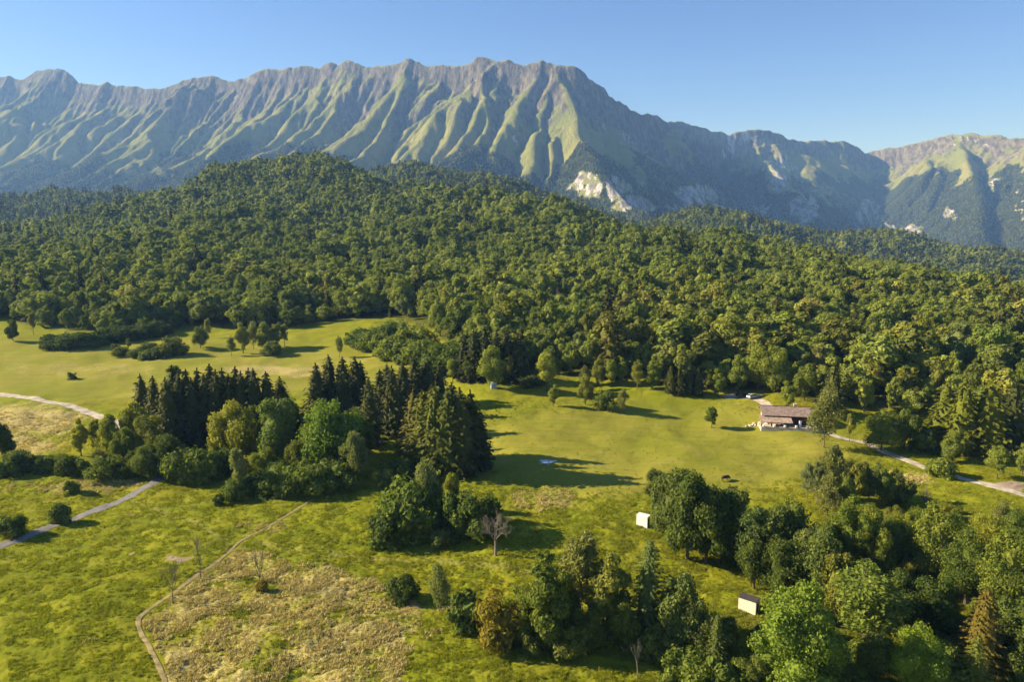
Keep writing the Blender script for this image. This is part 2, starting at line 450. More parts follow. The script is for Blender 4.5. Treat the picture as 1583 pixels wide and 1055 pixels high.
def mountain_mat():
    m, nt, b = new_mat("mountain_slopes")
    tc = N(nt, "ShaderNodeTexCoord"); P = tc.outputs["Object"]
    a1 = N(nt, "ShaderNodeAttribute", attribute_name="cover")
    s1 = N(nt, "ShaderNodeSeparateColor"); nt.links.new(a1.outputs[0], s1.inputs[0])
    rock, forest, pale = s1.outputs
    n1 = noise(nt, P, 0.004, 6, 0.6); n2 = noise(nt, P, 0.02, 6, 0.65); n3 = noise(nt, P, 0.09, 4, 0.7)
    mp = N(nt, "ShaderNodeMapping"); nt.links.new(P, mp.inputs[0]); mp.inputs["Scale"].default_value = (1, 0.35, 0.25)
    nv = noise(nt, mp.outputs[0], 0.05, 5, 0.7)
    g = mixc(nt, ramp(nt, n1, 0.35, 0.65), (0.160, 0.182, 0.044), (0.232, 0.228, 0.068))
    g = mixc(nt, math_(nt, 'MULTIPLY', ramp(nt, n2, 0.52, 0.7), 0.55), g, (0.125, 0.145, 0.036))
    rc = mixc(nt, ramp(nt, nv, 0.35, 0.65), (0.066, 0.060, 0.048), (0.205, 0.182, 0.138))
    def edge(x, amt):
        return math_(nt, 'ADD', x, math_(nt, 'MULTIPLY', math_(nt, 'SUBTRACT', math_(nt, 'MULTIPLY', math_(nt, 'ADD', n2, n3), 0.5), 0.5), amt))
    c = mixc(nt, ramp(nt, edge(rock, 1.6), 0.42, 0.62), g, rc)
    fc = mixc(nt, ramp(nt, n3, 0.35, 0.65), (0.018, 0.026, 0.010), (0.055, 0.066, 0.020))
    c = mixc(nt, ramp(nt, edge(forest, 1.5), 0.44, 0.58), c, fc)
    pc = mixc(nt, ramp(nt, nv, 0.40, 0.58), (0.13, 0.125, 0.12), (0.44, 0.425, 0.41))
    c = mixc(nt, ramp(nt, math_(nt, 'ADD', edge(pale, 2.0), math_(nt, 'MULTIPLY', math_(nt, 'SUBTRACT', nv, 0.5), 2.2)), 0.50, 0.66), c, pc)
    nt.links.new(c, b.inputs["Base Color"])
    b.inputs["Roughness"].default_value = 1.0; b.inputs["Specular IOR Level"].default_value = 0.02
    bp = N(nt, "ShaderNodeBump"); bp.inputs["Strength"].default_value = 1.0; bp.inputs["Distance"].default_value = 12.0
    nt.links.new(math_(nt, 'ADD', math_(nt, 'MULTIPLY', n3, 0.7), math_(nt, 'ADD', nv, n2)), bp.inputs["Height"])
    nt.links.new(bp.outputs[0], b.inputs["Normal"])
    return m

# ------------------------------------------------------------------ mesh helpers
def mesh_np(name, V, faces):
    """faces: list of (k, n) index arrays, n corners each"""
    me = bpy.data.meshes.new(name)
    V = np.asarray(V, np.float32)
    me.vertices.add(len(V)); me.vertices.foreach_set("co", V.ravel())
    loops = np.concatenate([np.asarray(f, np.int32).ravel() for f in faces])
    tot = np.concatenate([np.full(len(f), f.shape[1], np.int32) for f in faces])
    st = np.concatenate([[0], np.cumsum(tot)[:-1]]).astype(np.int32)
    me.loops.add(len(loops)); me.loops.foreach_set("vertex_index", loops)
    me.polygons.add(len(tot)); me.polygons.foreach_set("loop_start", st)
    me.update(calc_edges=True); me.validate()
    me.polygons.foreach_set("use_smooth", np.zeros(len(me.polygons), bool))
    return me

def shade_smooth(me):
    me.polygons.foreach_set("use_smooth", np.ones(len(me.polygons), bool))

def color_attr(me, name, rgb):
    a = me.attributes.new(name, 'FLOAT_COLOR', 'POINT')
    c = np.ones((len(me.vertices), 4), np.float32); c[:, :3] = rgb
    a.data.foreach_set("color", c.ravel())

def put(name, me, parent=None, mat=None):
    if mat is not None and not me.materials: me.materials.append(mat)
    o = bpy.data.objects.new(name, me)
    COL.objects.link(o)
    if parent is not None: o.parent = parent
    return o

def tag(o, label=None, cat=None, group=None, kind=None):
    for k, v in (("label", label), ("category", cat), ("group", group), ("kind", kind)):
        if v: o[k] = v
    return o

def empty(name, loc, rz=0.0, scale=(1, 1, 1)):
    o = bpy.data.objects.new(name, None)
    o.empty_display_size = 0.3
    o.location = [float(v) for v in loc]; o.rotation_euler = (0, 0, rz); o.scale = scale
    COL.objects.link(o)
    return o

class MB:
    """collects boxes, prisms and tubes into one mesh"""
    def __init__(s): s.v = []; s.f = {}
    def add(s, V, F):
        b = len(s.v); s.v += [tuple(p) for p in V]
        for f in F: s.f.setdefault(len(f), []).append([b + i for i in f])
    def box(s, x0, x1, y0, y1, z0, z1):
        s.add([(x0, y0, z0), (x1, y0, z0), (x1, y1, z0), (x0, y1, z0), (x0, y0, z1), (x1, y0, z1), (x1, y1, z1), (x0, y1, z1)],
              [(0, 3, 2, 1), (4, 5, 6, 7), (0, 1, 5, 4), (1, 2, 6, 5), (2, 3, 7, 6), (3, 0, 4, 7)])
    def slab(s, quad, t):                                  # a flat quad given thickness t downwards
        q = [Vector(p) for p in quad]
        n = (q[1] - q[0]).cross(q[3] - q[0]).normalized() * t
        s.add(q + [p - n for p in q], [(0, 1, 2, 3), (7, 6, 5, 4), (0, 4, 5, 1), (1, 5, 6, 2), (2, 6, 7, 3), (3, 7, 4, 0)])
    def prism(s, pts, y0, y1):                             # outline in x-z, pulled along y
        n = len(pts)
        s.add([(x, y0, z) for x, z in pts] + [(x, y1, z) for x, z in pts],
              [tuple(range(n)), tuple(range(2 * n - 1, n - 1, -1))] + [(i, i + n, (i + 1) % n + n, (i + 1) % n) for i in range(n)])
    def tube(s, pts, rad, n=6, cap=True):
        rings = []
        P = [Vector(p) for p in pts]
        for i, p in enumerate(P):
            d = (P[min(i + 1, len(P) - 1)] - P[max(i - 1, 0)]).normalized()
            a = d.cross(Vector((0.3, 0.9, 0.1))).normalized(); b = d.cross(a)
            rings.append([p + (a * math.cos(2 * math.pi * k / n) + b * math.sin(2 * math.pi * k / n)) * rad[i] for k in range(n)])
        F = [(i * n + k, i * n + (k + 1) % n, (i + 1) * n + (k + 1) % n, (i + 1) * n + k) for i in range(len(P) - 1) for k in range(n)]
        if cap: F += [tuple(range((len(P) - 1) * n, len(P) * n))]
        s.add([q for r in rings for q in r], F)
    def mesh(s, name):
        return mesh_np(name, s.v, [np.array(f) for f in s.f.values()])
    def build(s, name, mat, parent=None):
        return put(name, s.mesh(name), parent, mat)

# ------------------------------------------------------------------ the lanes and tracks, as lines on the ground
def line_on_ground(pix):
    g = ground_at([p[0] for p in pix], [p[1] for p in pix])[:, :2]
    # smooth through the points
    out = []
    n = len(g)
    for i in range(n - 1):
        p0, p1, p2, p3 = g[max(i - 1, 0)], g[i], g[i + 1], g[min(i + 2, n - 1)]
        k = max(2, int(np.hypot(*(p2 - p1)) / 0.8))
        for t in np.linspace(0, 1, k, endpoint=False):
            out.append(0.5 * ((2 * p1) + (-p0 + p2) * t + (2 * p0 - 5 * p1 + 4 * p2 - p3) * t * t + (-p0 + 3 * p1 - 3 * p2 + p3) * t ** 3))
    out.append(g[-1])
    return np.array(out)

LANES = {
    'asphalt_lane': ([(-70, 868), (0, 845), (60, 822), (130, 797), (200, 768), (245, 742), (270, 716), (280, 698), (300, 672)], 2.7),
    'gravel_track': ([(-60, 606), (0, 610), (60, 618), (115, 630), (160, 646), (196, 662)], 3.4),
    'dirt_path': ([(262, 1085), (252, 1045), (236, 1010), (214, 966), (224, 948), (262, 922), (300, 893), (345, 862), (375, 836), (420, 812), (465, 784), (525, 746)], 0.8),
    'gravel_road': ([(1262, 664), (1300, 677), (1345, 688), (1400, 712), (1440, 727), (1490, 741), (1583, 766), (1660, 788)], 2.6),
    'gravel_drive': ([(1128, 612), (1162, 615), (1182, 624), (1196, 638), (1206, 650)], 3.0),
}
LINES = {k: line_on_ground(v[0]) for k, v in LANES.items()}

def lane_gap(x, y):                                        # metres from the edge of the closest lane
    g = np.full(np.shape(x), 1e9)
    for k, L in LINES.items():
        d, _ = poly_dist(x, y, [tuple(p) for p in L[::4]] + [tuple(L[-1])])
        g = np.minimum(g, d - LANES[k][1] / 2)
    return g

def blob(px, py, cx, cy, rx, ry):
    return np.clip(1.35 - np.hypot((px - cx) / rx, (py - cy) / ry), 0, 1)

FOREST_EDGE = [(-400, 488), (0, 492), (60, 505), (180, 517), (330, 502), (400, 512), (520, 498), (600, 492), (665, 508), (700, 545), (760, 582), (840, 582), (950, 588), (1050, 596), (1130, 600), (1200, 606), (1290, 628), (1400, 640), (1583, 668), (2000, 700)]
def edge_row(px):
    return np.interp(px, [p[0] for p in FOREST_EDGE], [p[1] for p in FOREST_EDGE])

TAN = [(218, 960), (262, 925), (300, 898), (345, 866), (372, 846), (450, 866), (560, 888), (640, 922), (662, 962), (640, 1010), (632, 1100), (262, 1100), (250, 1040), (236, 1005)]
def zones(x, y, z):
    """what grows where, from the place of each ground point in the photograph's own map of the meadow"""
    px, py, d = project(x, y, z)
    front = y > 40
    w = 26 * fbm(x / 9, y / 9, 90, 3); w2 = 8 * perlin(x / 7, y / 7, 91)
    qx, qy = px + w, py + w2 * 0.6
    dry = in_poly(qx, qy, TAN) * 1.0 * (0.66 + 0.36 * fbm(x / 9, y / 9, 92, 2))
    for c in [(40, 650, 105, 26, 1.3), (30, 690, 70, 20, 1.1), (120, 752, 110, 14, .7), (190, 745, 50, 12, .7), (140, 572, 260, 14, .55), (420, 572, 120, 11, .95), (300, 556, 200, 7, .45), (470, 580, 60, 8, .8), (850, 772, 75, 22, .62), (1390, 742, 50, 14, .8), (610, 962, 75, 38, .6), (420, 815, 45, 14, .45), (1000, 690, 130, 16, .2)]:
        dry = np.maximum(dry, blob(qx, qy, *c[:4]) * c[4])
    mown = np.zeros_like(x)
    mown = np.maximum(mown, smooth(0.2, 0.6, blob(qx, qy, 1010, 695, 330, 78)))
    mown = np.maximum(mown, smooth(0.2, 0.6, blob(qx, qy, 200, 570, 520, 50)))
    bare = np.zeros_like(x)
    for c in [(270, 866, 16, 9, .8), (205, 857, 11, 5, .8), (1563, 750, 34, 12, 1.0), (1148, 613, 30, 7, 1.0), (1422, 735, 10, 8, .7), (1205, 660, 45, 6, .9)]:
        bare = np.maximum(bare, blob(qx, qy, *c[:4]) * c[4])
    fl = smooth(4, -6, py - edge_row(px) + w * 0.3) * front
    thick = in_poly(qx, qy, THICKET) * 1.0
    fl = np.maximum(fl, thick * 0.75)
    track = np.zeros_like(x)
    for L, wd in ((FAINT[0], 1.3), (FAINT[1], 1.0), (FAINT[2], 1.2)):
        dd, _ = poly_dist(x, y, L)
        track = np.maximum(track, smooth(wd, wd * 0.35, dd) * 0.38)
    far_r = (y > 330) & (px > 1000)
    for a in (dry, mown, bare, track): a *= front
    rough = np.clip(1 - mown * 0.8, 0, 1)
    return dry, mown, bare, fl, track, rough
THICKET = [(760, 985), (860, 935), (960, 950), (1060, 960), (1150, 940), (1250, 880), (1290, 830), (1420, 800), (1600, 815), (1600, 1200), (1180, 1200), (1080, 1040), (860, 1012), (760, 1000)]
FAINT = [[tuple(p) for p in line_on_ground(q)[::3]] for q in (
    [(395, 838), (470, 852), (560, 863), (660, 868), (760, 875), (850, 890)],
    [(205, 775), (260, 795), (310, 812), (345, 835), (360, 850)],
    [(1075, 608), (1120, 620), (1160, 629), (1200, 634)])]

# ------------------------------------------------------------------ ground: one sheet, finer towards the viewer
def build_ground():
    th = np.concatenate([np.linspace(-math.pi, math.radians(-44), 36, endpoint=False), np.linspace(math.radians(-44), math.radians(44), 820), np.linspace(math.radians(44), math.pi, 37)[1:-1]])
    r = np.concatenate([np.linspace(6, 84, 12, endpoint=False), np.exp(np.arange(math.log(84), math.log(330), 0.0040)), np.exp(np.arange(math.log(331.5), math.log(2900), 0.016)), np.geomspace(2950, 11500, 12)])
    nt_, nr = len(th), len(r)
    R, T = np.meshgrid(r, th, indexing='ij')
    X = R * np.sin(T); Y = R * np.cos(T)
    Z = height(X, Y)
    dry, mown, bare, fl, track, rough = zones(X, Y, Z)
    near = R < 480
    gap = np.full(X.shape, 99.0)
    gap[near] = lane_gap(X[near], Y[near])
    keep = smooth(0.1, 1.6, gap)
    fade = smooth(520, 250, R) * smooth(40, 80, R)
    tuss = 0.075 * fbm(X / 1.0, Y / 1.0, 31, 3, 0.6) + 0.14 * fbm(X / 6.5, Y / 6.5, 35, 2)
    ca, sa = math.cos(0.5), math.sin(0.5)
    U = X * ca + Y * sa; W_ = -X * sa + Y * ca
    tuss += 0.085 * fbm(U / 3.6, W_ / 0.95, 38, 2)
    Zm = Z + keep * fade * (1.5 * tuss * (0.25 + 0.75 * rough) * (1 + 0.7 * np.clip(dry, 0, 1)) - 0.12 * np.clip(track, 0, 1))
    Zm -= 0.06 * (1 - smooth(-0.2, 0.5, gap))
    V = np.stack([X, Y, Zm], -1).reshape(-1, 3)
    ids = np.arange(nr * nt_).reshape(nr, nt_)
    nx = np.roll(ids, -1, 1)
    F = np.stack([ids[:-1], ids[1:], nx[1:], nx[:-1]], -1).reshape(-1, 4)
    V = np.concatenate([V, [[0, 0, float(height(0, 0))]]])
    cen = len(V) - 1
    F3 = np.stack([np.full(nt_, cen), ids[0], nx[0]], -1)
    me = mesh_np("ground", V, [F, F3])
    shade_smooth(me)
    pad = lambda a: np.concatenate([a.ravel(), [0]])
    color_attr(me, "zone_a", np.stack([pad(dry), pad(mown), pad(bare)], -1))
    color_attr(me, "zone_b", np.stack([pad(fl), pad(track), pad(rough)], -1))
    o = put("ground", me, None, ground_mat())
    tag(o, "rolling green meadow ground under the whole valley", None, None, "structure")
    return o
build_ground()

def strip(name, L, width, mat, label, lift=0.05, ragged=0.3, seed=0):
    d = np.gradient(L, axis=0); d /= np.linalg.norm(d, axis=1, keepdims=True)
    nrm = np.stack([-d[:, 1], d[:, 0]], 1)
    cols = np.linspace(-0.5, 0.5, 6)
    s = np.arange(len(L)) * 0.8
    V = []
    for c in cols:
        w = width * c * (1 + (ragged * perlin(s / 2.5, s * 0 + c * 9, seed) if abs(c) == 0.5 else 0))
        q = L + nrm * np.asarray(w).reshape(-1, 1)
        z = height(q[:, 0], q[:, 1]) + lift - (0.03 if abs(c) == 0.5 else 0)
        V.append(np.column_stack([q, z]))
    n = len(L)
    V = np.stack(V, 1)                                     # along, across
    ids = np.arange(n * 6).reshape(n, 6)
    F = np.stack([ids[:-1, :-1], ids[1:, :-1], ids[1:, 1:], ids[:-1, 1:]], -1).reshape(-1, 4)
    F = F[:, ::-1]
    me = mesh_np(name, V.reshape(-1, 3), [F])
    o = put(name, me, None, mat)
    return tag(o, label, None, None, "structure")
M['asphalt'] = plain_mat("lane_asphalt", (0.19, 0.18, 0.17), 0.22, 0.5)
M['gravel'] = plain_mat("lane_gravel", (0.42, 0.365, 0.28), 0.3, 0.55)
M['dirt'] = plain_mat("path_dirt", (0.27, 0.215, 0.09), 0.3, 1.0)
strip('asphalt_lane', LINES['asphalt_lane'], 2.7, M['asphalt'], "narrow grey asphalt lane crossing the meadow", seed=1)
strip('gravel_track', LINES['gravel_track'], 3.4, M['gravel'], "pale gravel track across the far meadow", seed=2)
strip('dirt_path', LINES['dirt_path'], 0.8, M['dirt'], "trodden dirt path beside the tan reeds", ragged=0.4, seed=3)
strip('gravel_road', LINES['gravel_road'], 2.6, M['gravel'], "pale gravel road leading past the house", seed=4)
strip('gravel_drive', LINES['gravel_drive'], 3.0, M['gravel'], "pale drive from the car park to the house", lift=0.07, seed=5)

# ------------------------------------------------------------------ mountain mesh
def cubic_matrix(n, m):
    t = np.linspace(0, n - 1, m); i = np.minimum(t.astype(int), n - 2); f = t - i
    W = np.zeros((m, n)); a = np.arange(m)
    for k, w in ((-1, -0.5 * f ** 3 + f ** 2 - 0.5 * f), (0, 1.5 * f ** 3 - 2.5 * f ** 2 + 1), (1, -1.5 * f ** 3 + 2 * f ** 2 + 0.5 * f), (2, 0.5 * f ** 3 - 0.5 * f ** 2)):
        np.add.at(W, (a, np.clip(i + k, 0, n - 1)), w)
    return W
xs, ys, MH, MH0, MCREST, MAREA = build_mountain()
def refine():
    mx, my = int((MX1 - MX0) / 10.0), int((MY1 - MY0) / 10.0)
    Wx, Wy = cubic_matrix(len(xs), mx), cubic_matrix(len(ys), my)
    H = Wy @ MH @ Wx.T; C = Wy @ MCREST @ Wx.T
    X, Y = np.meshgrid(np.linspace(MX0, MX1, mx), np.linspace(MY0, MY1, my))
    gy, gx = np.gradient(H, 10.0); s = np.hypot(gx, gy)
    alt = H
    n1 = fbm(X / 420, Y / 420, 101, 4); n2 = fbm(X / 120, Y / 120, 111, 4)
    eastf = smooth(150, 500, X - 0.22 * (Y - 3000) - 130) * smooth(2600, 1800, X - 0.22 * (Y - 3000))
    rock = smooth(0.78, 1.25, s + 0.22 * n2) * (1 - .6 * eastf) * smooth(300, 680, alt + 160 * n1) * 0.62 + smooth(280, 20, C + 260 * n1 + 80 * n2) * 0.34 * smooth(0.5, 0.9, s)
    H = H + rock * (7 * fbm(X / 70, Y / 130, 121, 3, 0.6)) + 3.0 * n2
    lf = smooth(-.35, .45, perlin(X / 900, Y / 900, 133))                                          # bold gullies here, smooth grass there
    but = 1 - 2 * np.abs(perlin((X - 0.62 * Y + 130 * n1) / 430, (Y + .5 * X) / 1200, 141))
    but2 = 1 - 2 * np.abs(perlin((X - 0.6 * Y + 60 * n1) / 120, (Y + .5 * X) / 330, 143))
    but3 = 1 - 2 * np.abs(perlin((X - 0.55 * Y + 30 * n2) / 50, (Y + .5 * X) / 120, 149))
    top = smooth(6, 70, C) * smooth(900, 200, C + 260 * n1)
    H = H + top * (95 * (but - .75) * (.5 + .6 * lf) + 20 * (but2 - .8) * lf + 9 * (but3 - .7) * (.3 + lf))
    H = H + smooth(240, 0, C) * (20 * (but - .6) + 12 * perlin(X / 130, Y / 130, 145) + 7 * (but3 - .7))
    gy2, gx2 = np.gradient(H, 10.0); s2 = np.hypot(gx2, gy2)
    rock = np.clip(.45 * rock * smooth(600, 250, C + 200 * n1) + .72 * (.35 + .65 * lf) * smooth(.85, 1.3, s2 + .15 * n2) * smooth(430, 130, C + 420 * n1 + 80 * n2) + .4 * smooth(1.25, 1.7, s2), 0, 1)
    H = H + rock * 5 * fbm(X / 38, Y / 60, 151, 3, .6)
    px, py, d = project(X, Y, H)
    line = np.interp(px, [0, 200, 420, 520, 640, 720, 800, 850, 900, 960, 1050, 1150, 1300, 1400, 1583], [262, 258, 222, 250, 262, 228, 258, 268, 236, 262, 255, 262, 280, 280, 262])
    forest = smooth(-26, 26, py - line + 30 * n1 + 12 * n2)
    pale = np.zeros_like(H)
    for c in [(935, 290, 52, 20, .95), (905, 276, 16, 14, .85), (978, 316, 32, 15, .95), (1075, 308, 40, 20, 1.0), (1102, 328, 26, 9, 1.0), (965, 215, 22, 22, .55), (940, 200, 8, 14, .7), (1208, 265, 20, 26, 1.15), (1245, 318, 20, 24, 1.1), (1342, 335, 11, 28, 1.4), (1372, 352, 10, 7, 1.1), (1408, 352, 15, 9, 1.2), (1470, 335, 8, 16, .9), (1180, 322, 10, 16, .9), (1532, 285, 7, 20, .6), (1575, 320, 6, 50, .5), (1152, 215, 26, 13, .9), (1132, 232, 9, 18, 1.0), (795, 215, 8, 14, .7), (760, 205, 8, 16, .45), (825, 215, 8, 20, .4), (1500, 225, 60, 10, .35)]:
        pale = np.maximum(pale, blob(px + 14 * n2, py + 9 * n1, *c[:4]) * c[4])
    pale *= smooth(-.8, .05, perlin((X + 40 * n1) / 34, Y / 150, 161) + .35 * n2)
    pale *= Y < 6600
    forest *= 1 - np.clip(pale * 1.3, 0, 1)
    return X, Y, H, rock, forest, pale
MXg, MYg, MZg, MROCK, MFOR, MPALE = refine()
def build_mountain_mesh():
    my, mx = MZg.shape
    V = np.stack([MXg, MYg, MZg], -1).reshape(-1, 3)
    ids = np.arange(my * mx).reshape(my, mx)
    F = np.stack([ids[:-1, :-1], ids[:-1, 1:], ids[1:, 1:], ids[1:, :-1]], -1).reshape(-1, 4)
    me = mesh_np("mountains", V, [F])
    shade_smooth(me)
    color_attr(me, "cover", np.stack([MROCK.ravel(), MFOR.ravel(), MPALE.ravel()], -1))
    tag(put("mountains", me, None, mountain_mat()), "long bare mountain ridge with grassy spurs and rocky gullies", None, None, "structure")
build_mountain_mesh()
# ------------------------------------------------------------------ tree prototypes (meshes shared by every tree of that shape)
def unit(v):
    return v / np.maximum(np.linalg.norm(v, axis=-1, keepdims=True), 1e-9)

def ico():
    t = (1 + 5 ** 0.5) / 2
    v = np.array([(-1, t, 0), (1, t, 0), (-1, -t, 0), (1, -t, 0), (0, -1, t), (0, 1, t), (0, -1, -t), (0, 1, -t), (t, 0, -1), (t, 0, 1), (-t, 0, -1), (-t, 0, 1)], float)
    f = [(0, 11, 5), (0, 5, 1), (0, 1, 7), (0, 7, 10), (0, 10, 11), (1, 5, 9), (5, 11, 4), (11, 10, 2), (10, 7, 6), (7, 1, 8), (3, 9, 4), (3, 4, 2), (3, 2, 6), (3, 6, 8), (3, 8, 9), (4, 9, 5), (2, 4, 11), (6, 2, 10), (8, 6, 7), (9, 8, 1)]
    return unit(v), np.array(f)
ICO_V, ICO_F = ico()

def leaves(pos, nrm, size, slim, g, fold=0.25):
    """one folded diamond per leaf spray"""
    n = len(pos)
    nrm = unit(nrm)
    t = unit(np.cross(nrm, g.standard_normal((n, 3)))); b = np.cross(nrm, t)
    s = size.reshape(-1, 1)
    V = np.stack([pos - t * s, pos + b * s * slim + nrm * s * fold, pos + t * s, pos - b * s * slim + nrm * s * fold * 0.6], 1).reshape(-1, 3)
    F = np.arange(4 * n).reshape(n, 4)
    return V, F

def blobby(nclump, h, w, z0, g, shape):
    """clump centres and radii of a crown between z0 and h"""
    k = np.arange(nclump) + 0.5
    ph = np.arccos(1 - 2 * k / nclump); th = math.pi * (1 + 5 ** 0.5) * k + g.uniform(0, 6)
    d = np.stack([np.cos(th) * np.sin(ph), np.sin(th) * np.sin(ph), np.cos(ph)], -1)
    d = unit(d + 0.38 * g.standard_normal(d.shape))
    rad = g.uniform(0.40, 0.86, nclump) * (1 + 0.12 * g.standard_normal(nclump))
    u = d * rad[:, None]
    zc, hz = (z0 + h) / 2, (h - z0) / 2
    f = (u[:, 2] + 1) / 2                                   # height share in the crown
    prof = np.interp(f, *shape)
    C = np.stack([u[:, 0] * w / 2 * prof, u[:, 1] * w / 2 * prof, zc + u[:, 2] * hz], -1)
    r = w * g.uniform(0.11, 0.25, nclump) * np.interp(f, [0, .5, 1], [0.9, 1.05, 0.85]) * (0.5 + 0.5 * prof)
    return C, r, np.array([0, 0, zc - 0.15 * hz])

def crown_mesh(name, mat, h, w, z0, nclump, nleaf, lsize, seed, shape=([0, .25, .6, 1], [.75, 1.0, .95, .6]), core=0.74, slim=0.62, droop=0.0, flat=0.38):
    g = np.random.default_rng(seed)
    C, r, cen = blobby(nclump, h, w, z0, g, shape)
    Vs, Fs3, Fs4, b = [], [], [], 0
    if core > 0:
        for c, q in zip(C, r):
            v = ICO_V * (q * core * 0.86 * g.uniform(0.8, 1.12, (12, 1))) * np.array([1, 1, 0.85]) + c
            Vs.append(v); Fs3.append(ICO_F + b); b += 12
        v = ICO_V * np.array([w * 0.24, w * 0.24, (h - z0) * 0.28]) + np.array([0, 0, (z0 + h) / 2])
        Vs.append(v); Fs3.append(ICO_F + b); b += 12
    out = unit(C - cen)
    per = np.maximum(4, (nleaf * r ** 2 / (r ** 2).sum())).astype(int)
    P, Nn = [], []
    for c, q, o_, n in zip(C, r, out, per):
        d = unit(g.standard_normal((n, 3)) + 0.55 * o_ + np.array([0, 0, 0.15]))
        bump = 1 + 0.16 * np.sin(d[:, 0] * 5.1 + seed) * np.sin(d[:, 1] * 4.7) + 0.1 * g.standard_normal(n)
        p = c + d * (q * g.uniform(0.74, 1.05, n) * bump)[:, None] * np.array([1, 1, 0.88])
        p[:, 2] -= droop * q * g.uniform(0, 1, n) ** 2
        P.append(p); Nn.append(d + flat * g.standard_normal((n, 3)))
    P = np.concatenate(P); Nn = np.concatenate(Nn)
    v, f = leaves(P, Nn, lsize * g.uniform(0.55, 1.35, len(P)), slim, g)
    Vs.append(v); Fs4 = f + b
    me = mesh_np(name, np.concatenate(Vs), ([np.concatenate(Fs3)] if Fs3 else []) + [Fs4])
    me.materials.append(mat)
    return me

def trunk_mesh(name, mat, h, r, seed, limbs=5, spread=2.0, start=0.45):
    g = np.random.default_rng(seed)
    mb = MB()
    pts = [(0.25 * g.normal() * t * 1.2, 0.25 * g.normal() * t * 1.2, -0.4 + t * (h + 0.4)) for t in np.linspace(0, 1, 6)]
    mb.tube(pts, [r * 1.35, r, r * .85, r * .65, r * .45, r * .2], 7)
    for k in range(limbs):
        t = start + (0.95 - start) * (k + .5) / limbs; a = k * 2.4 + g.uniform(0, .8)
        z = t * h; L = spread * (1.15 - t)
        p0 = np.array([np.interp(t, np.linspace(0, 1, 6), [p[0] for p in pts]), np.interp(t, np.linspace(0, 1, 6), [p[1] for p in pts]), z - 0.2])
        d = np.array([math.cos(a), math.sin(a), 0.75])
        mb.tube([p0, p0 + d * L * .5, p0 + d * L + np.array([0, 0, .25 * L])], [r * .45 * (1.2 - t), r * .3 * (1.2 - t), r * .1], 5)
    me = mb.mesh(name); me.materials.append(mat)
    return me

def spruce_mesh(name, mat, h, w, z0, levels, arms, sprays, lsize, seed, open_=0.0):
    """whorls of drooping boughs, each a fan of needle sprays, round a dark inner cone"""
    g = np.random.default_rng(seed)
    P, T, S = [], [], []
    def rad(f):
        return w / 2 * ((1 - f) ** 0.58 * np.interp(f, [0, .10, 1], [.82, 1, 1]) + 0.05)
    for i in range(levels):
        f = min(max((i + g.uniform(-.35, .35)) / (levels - 1), 0.0), 1.0)
        z = z0 + (h * 0.95 - z0) * f
        L = float(rad(f))
        na = max(5, int(arms * (0.6 + 0.4 * (1 - f))))
        a0 = g.uniform(0, 6.3)
        for k in range(na):
            a = a0 + 6.283 * k / na + g.uniform(-.3, .3)
            l = L * g.uniform(0.70, 1.18)
            ns = max(2, int(sprays * l / (w / 2) + 1.6))
            for j in range(ns):
                t = min(max((j + .7 + g.uniform(-.3, .3)) / ns, .15), 1.02)
                dr = -0.30 * l * t ** 1.2 + 0.20 * l * t ** 3
                c = np.array([math.cos(a) * l * t, math.sin(a) * l * t, z + dr])
                for sgn in (-1, 1):
                    aa = a + sgn * g.uniform(0.15, .8)
                    d = np.array([math.cos(aa), math.sin(aa), -0.15 - .5 * g.random()])
                    P.append(c + d * lsize * .35); T.append(d); S.append(lsize * g.uniform(.75, 1.35) * (0.75 + .35 * (1 - f)))
    for k in range(7):
        P.append(np.array([0, 0, h * (0.95 + .006 * k)])); T.append(unit(np.array([g.normal() * .8, g.normal() * .8, 1.0]))); S.append(lsize * .7)
    P = np.array(P); T = unit(np.array(T)); S = np.array(S).reshape(-1, 1)
    n = len(P)
    up = unit(np.array([0, 0, .8]) + 0.5 * g.standard_normal((n, 3)) + 0.8 * unit(P * np.array([1, 1, 0]) + 1e-6))
    b = unit(np.cross(T, up)); nr = np.cross(b, T)
    V = np.stack([P - T * S, P + b * S * .50 - nr * S * .10, P + T * S - nr * S * 0.1, P - b * S * .50 - nr * S * .10], 1).reshape(-1, 3)
    F = np.arange(4 * n).reshape(n, 4)
    q = 9; lev = np.linspace(0, 1, 8); cv = []
    for f in lev:
        rr = float(rad(f)) * (0.66 - open_) * (1 if f < 1 else .3)
        for k in range(q):
            cv.append((math.cos(6.283 * k / q) * rr * g.uniform(.75, 1.15), math.sin(6.283 * k / q) * rr * g.uniform(.75, 1.15), z0 + (h * .95 - z0) * f - .2 * rr))
    cf = np.array([(i * q + k, i * q + (k + 1) % q, (i + 1) * q + (k + 1) % q, (i + 1) * q + k) for i in range(7) for k in range(q)])
    me = mesh_np(name, np.concatenate([np.array(cv), V]), [np.concatenate([cf, F + len(cv)])])
    me.materials.append(mat)
    return me

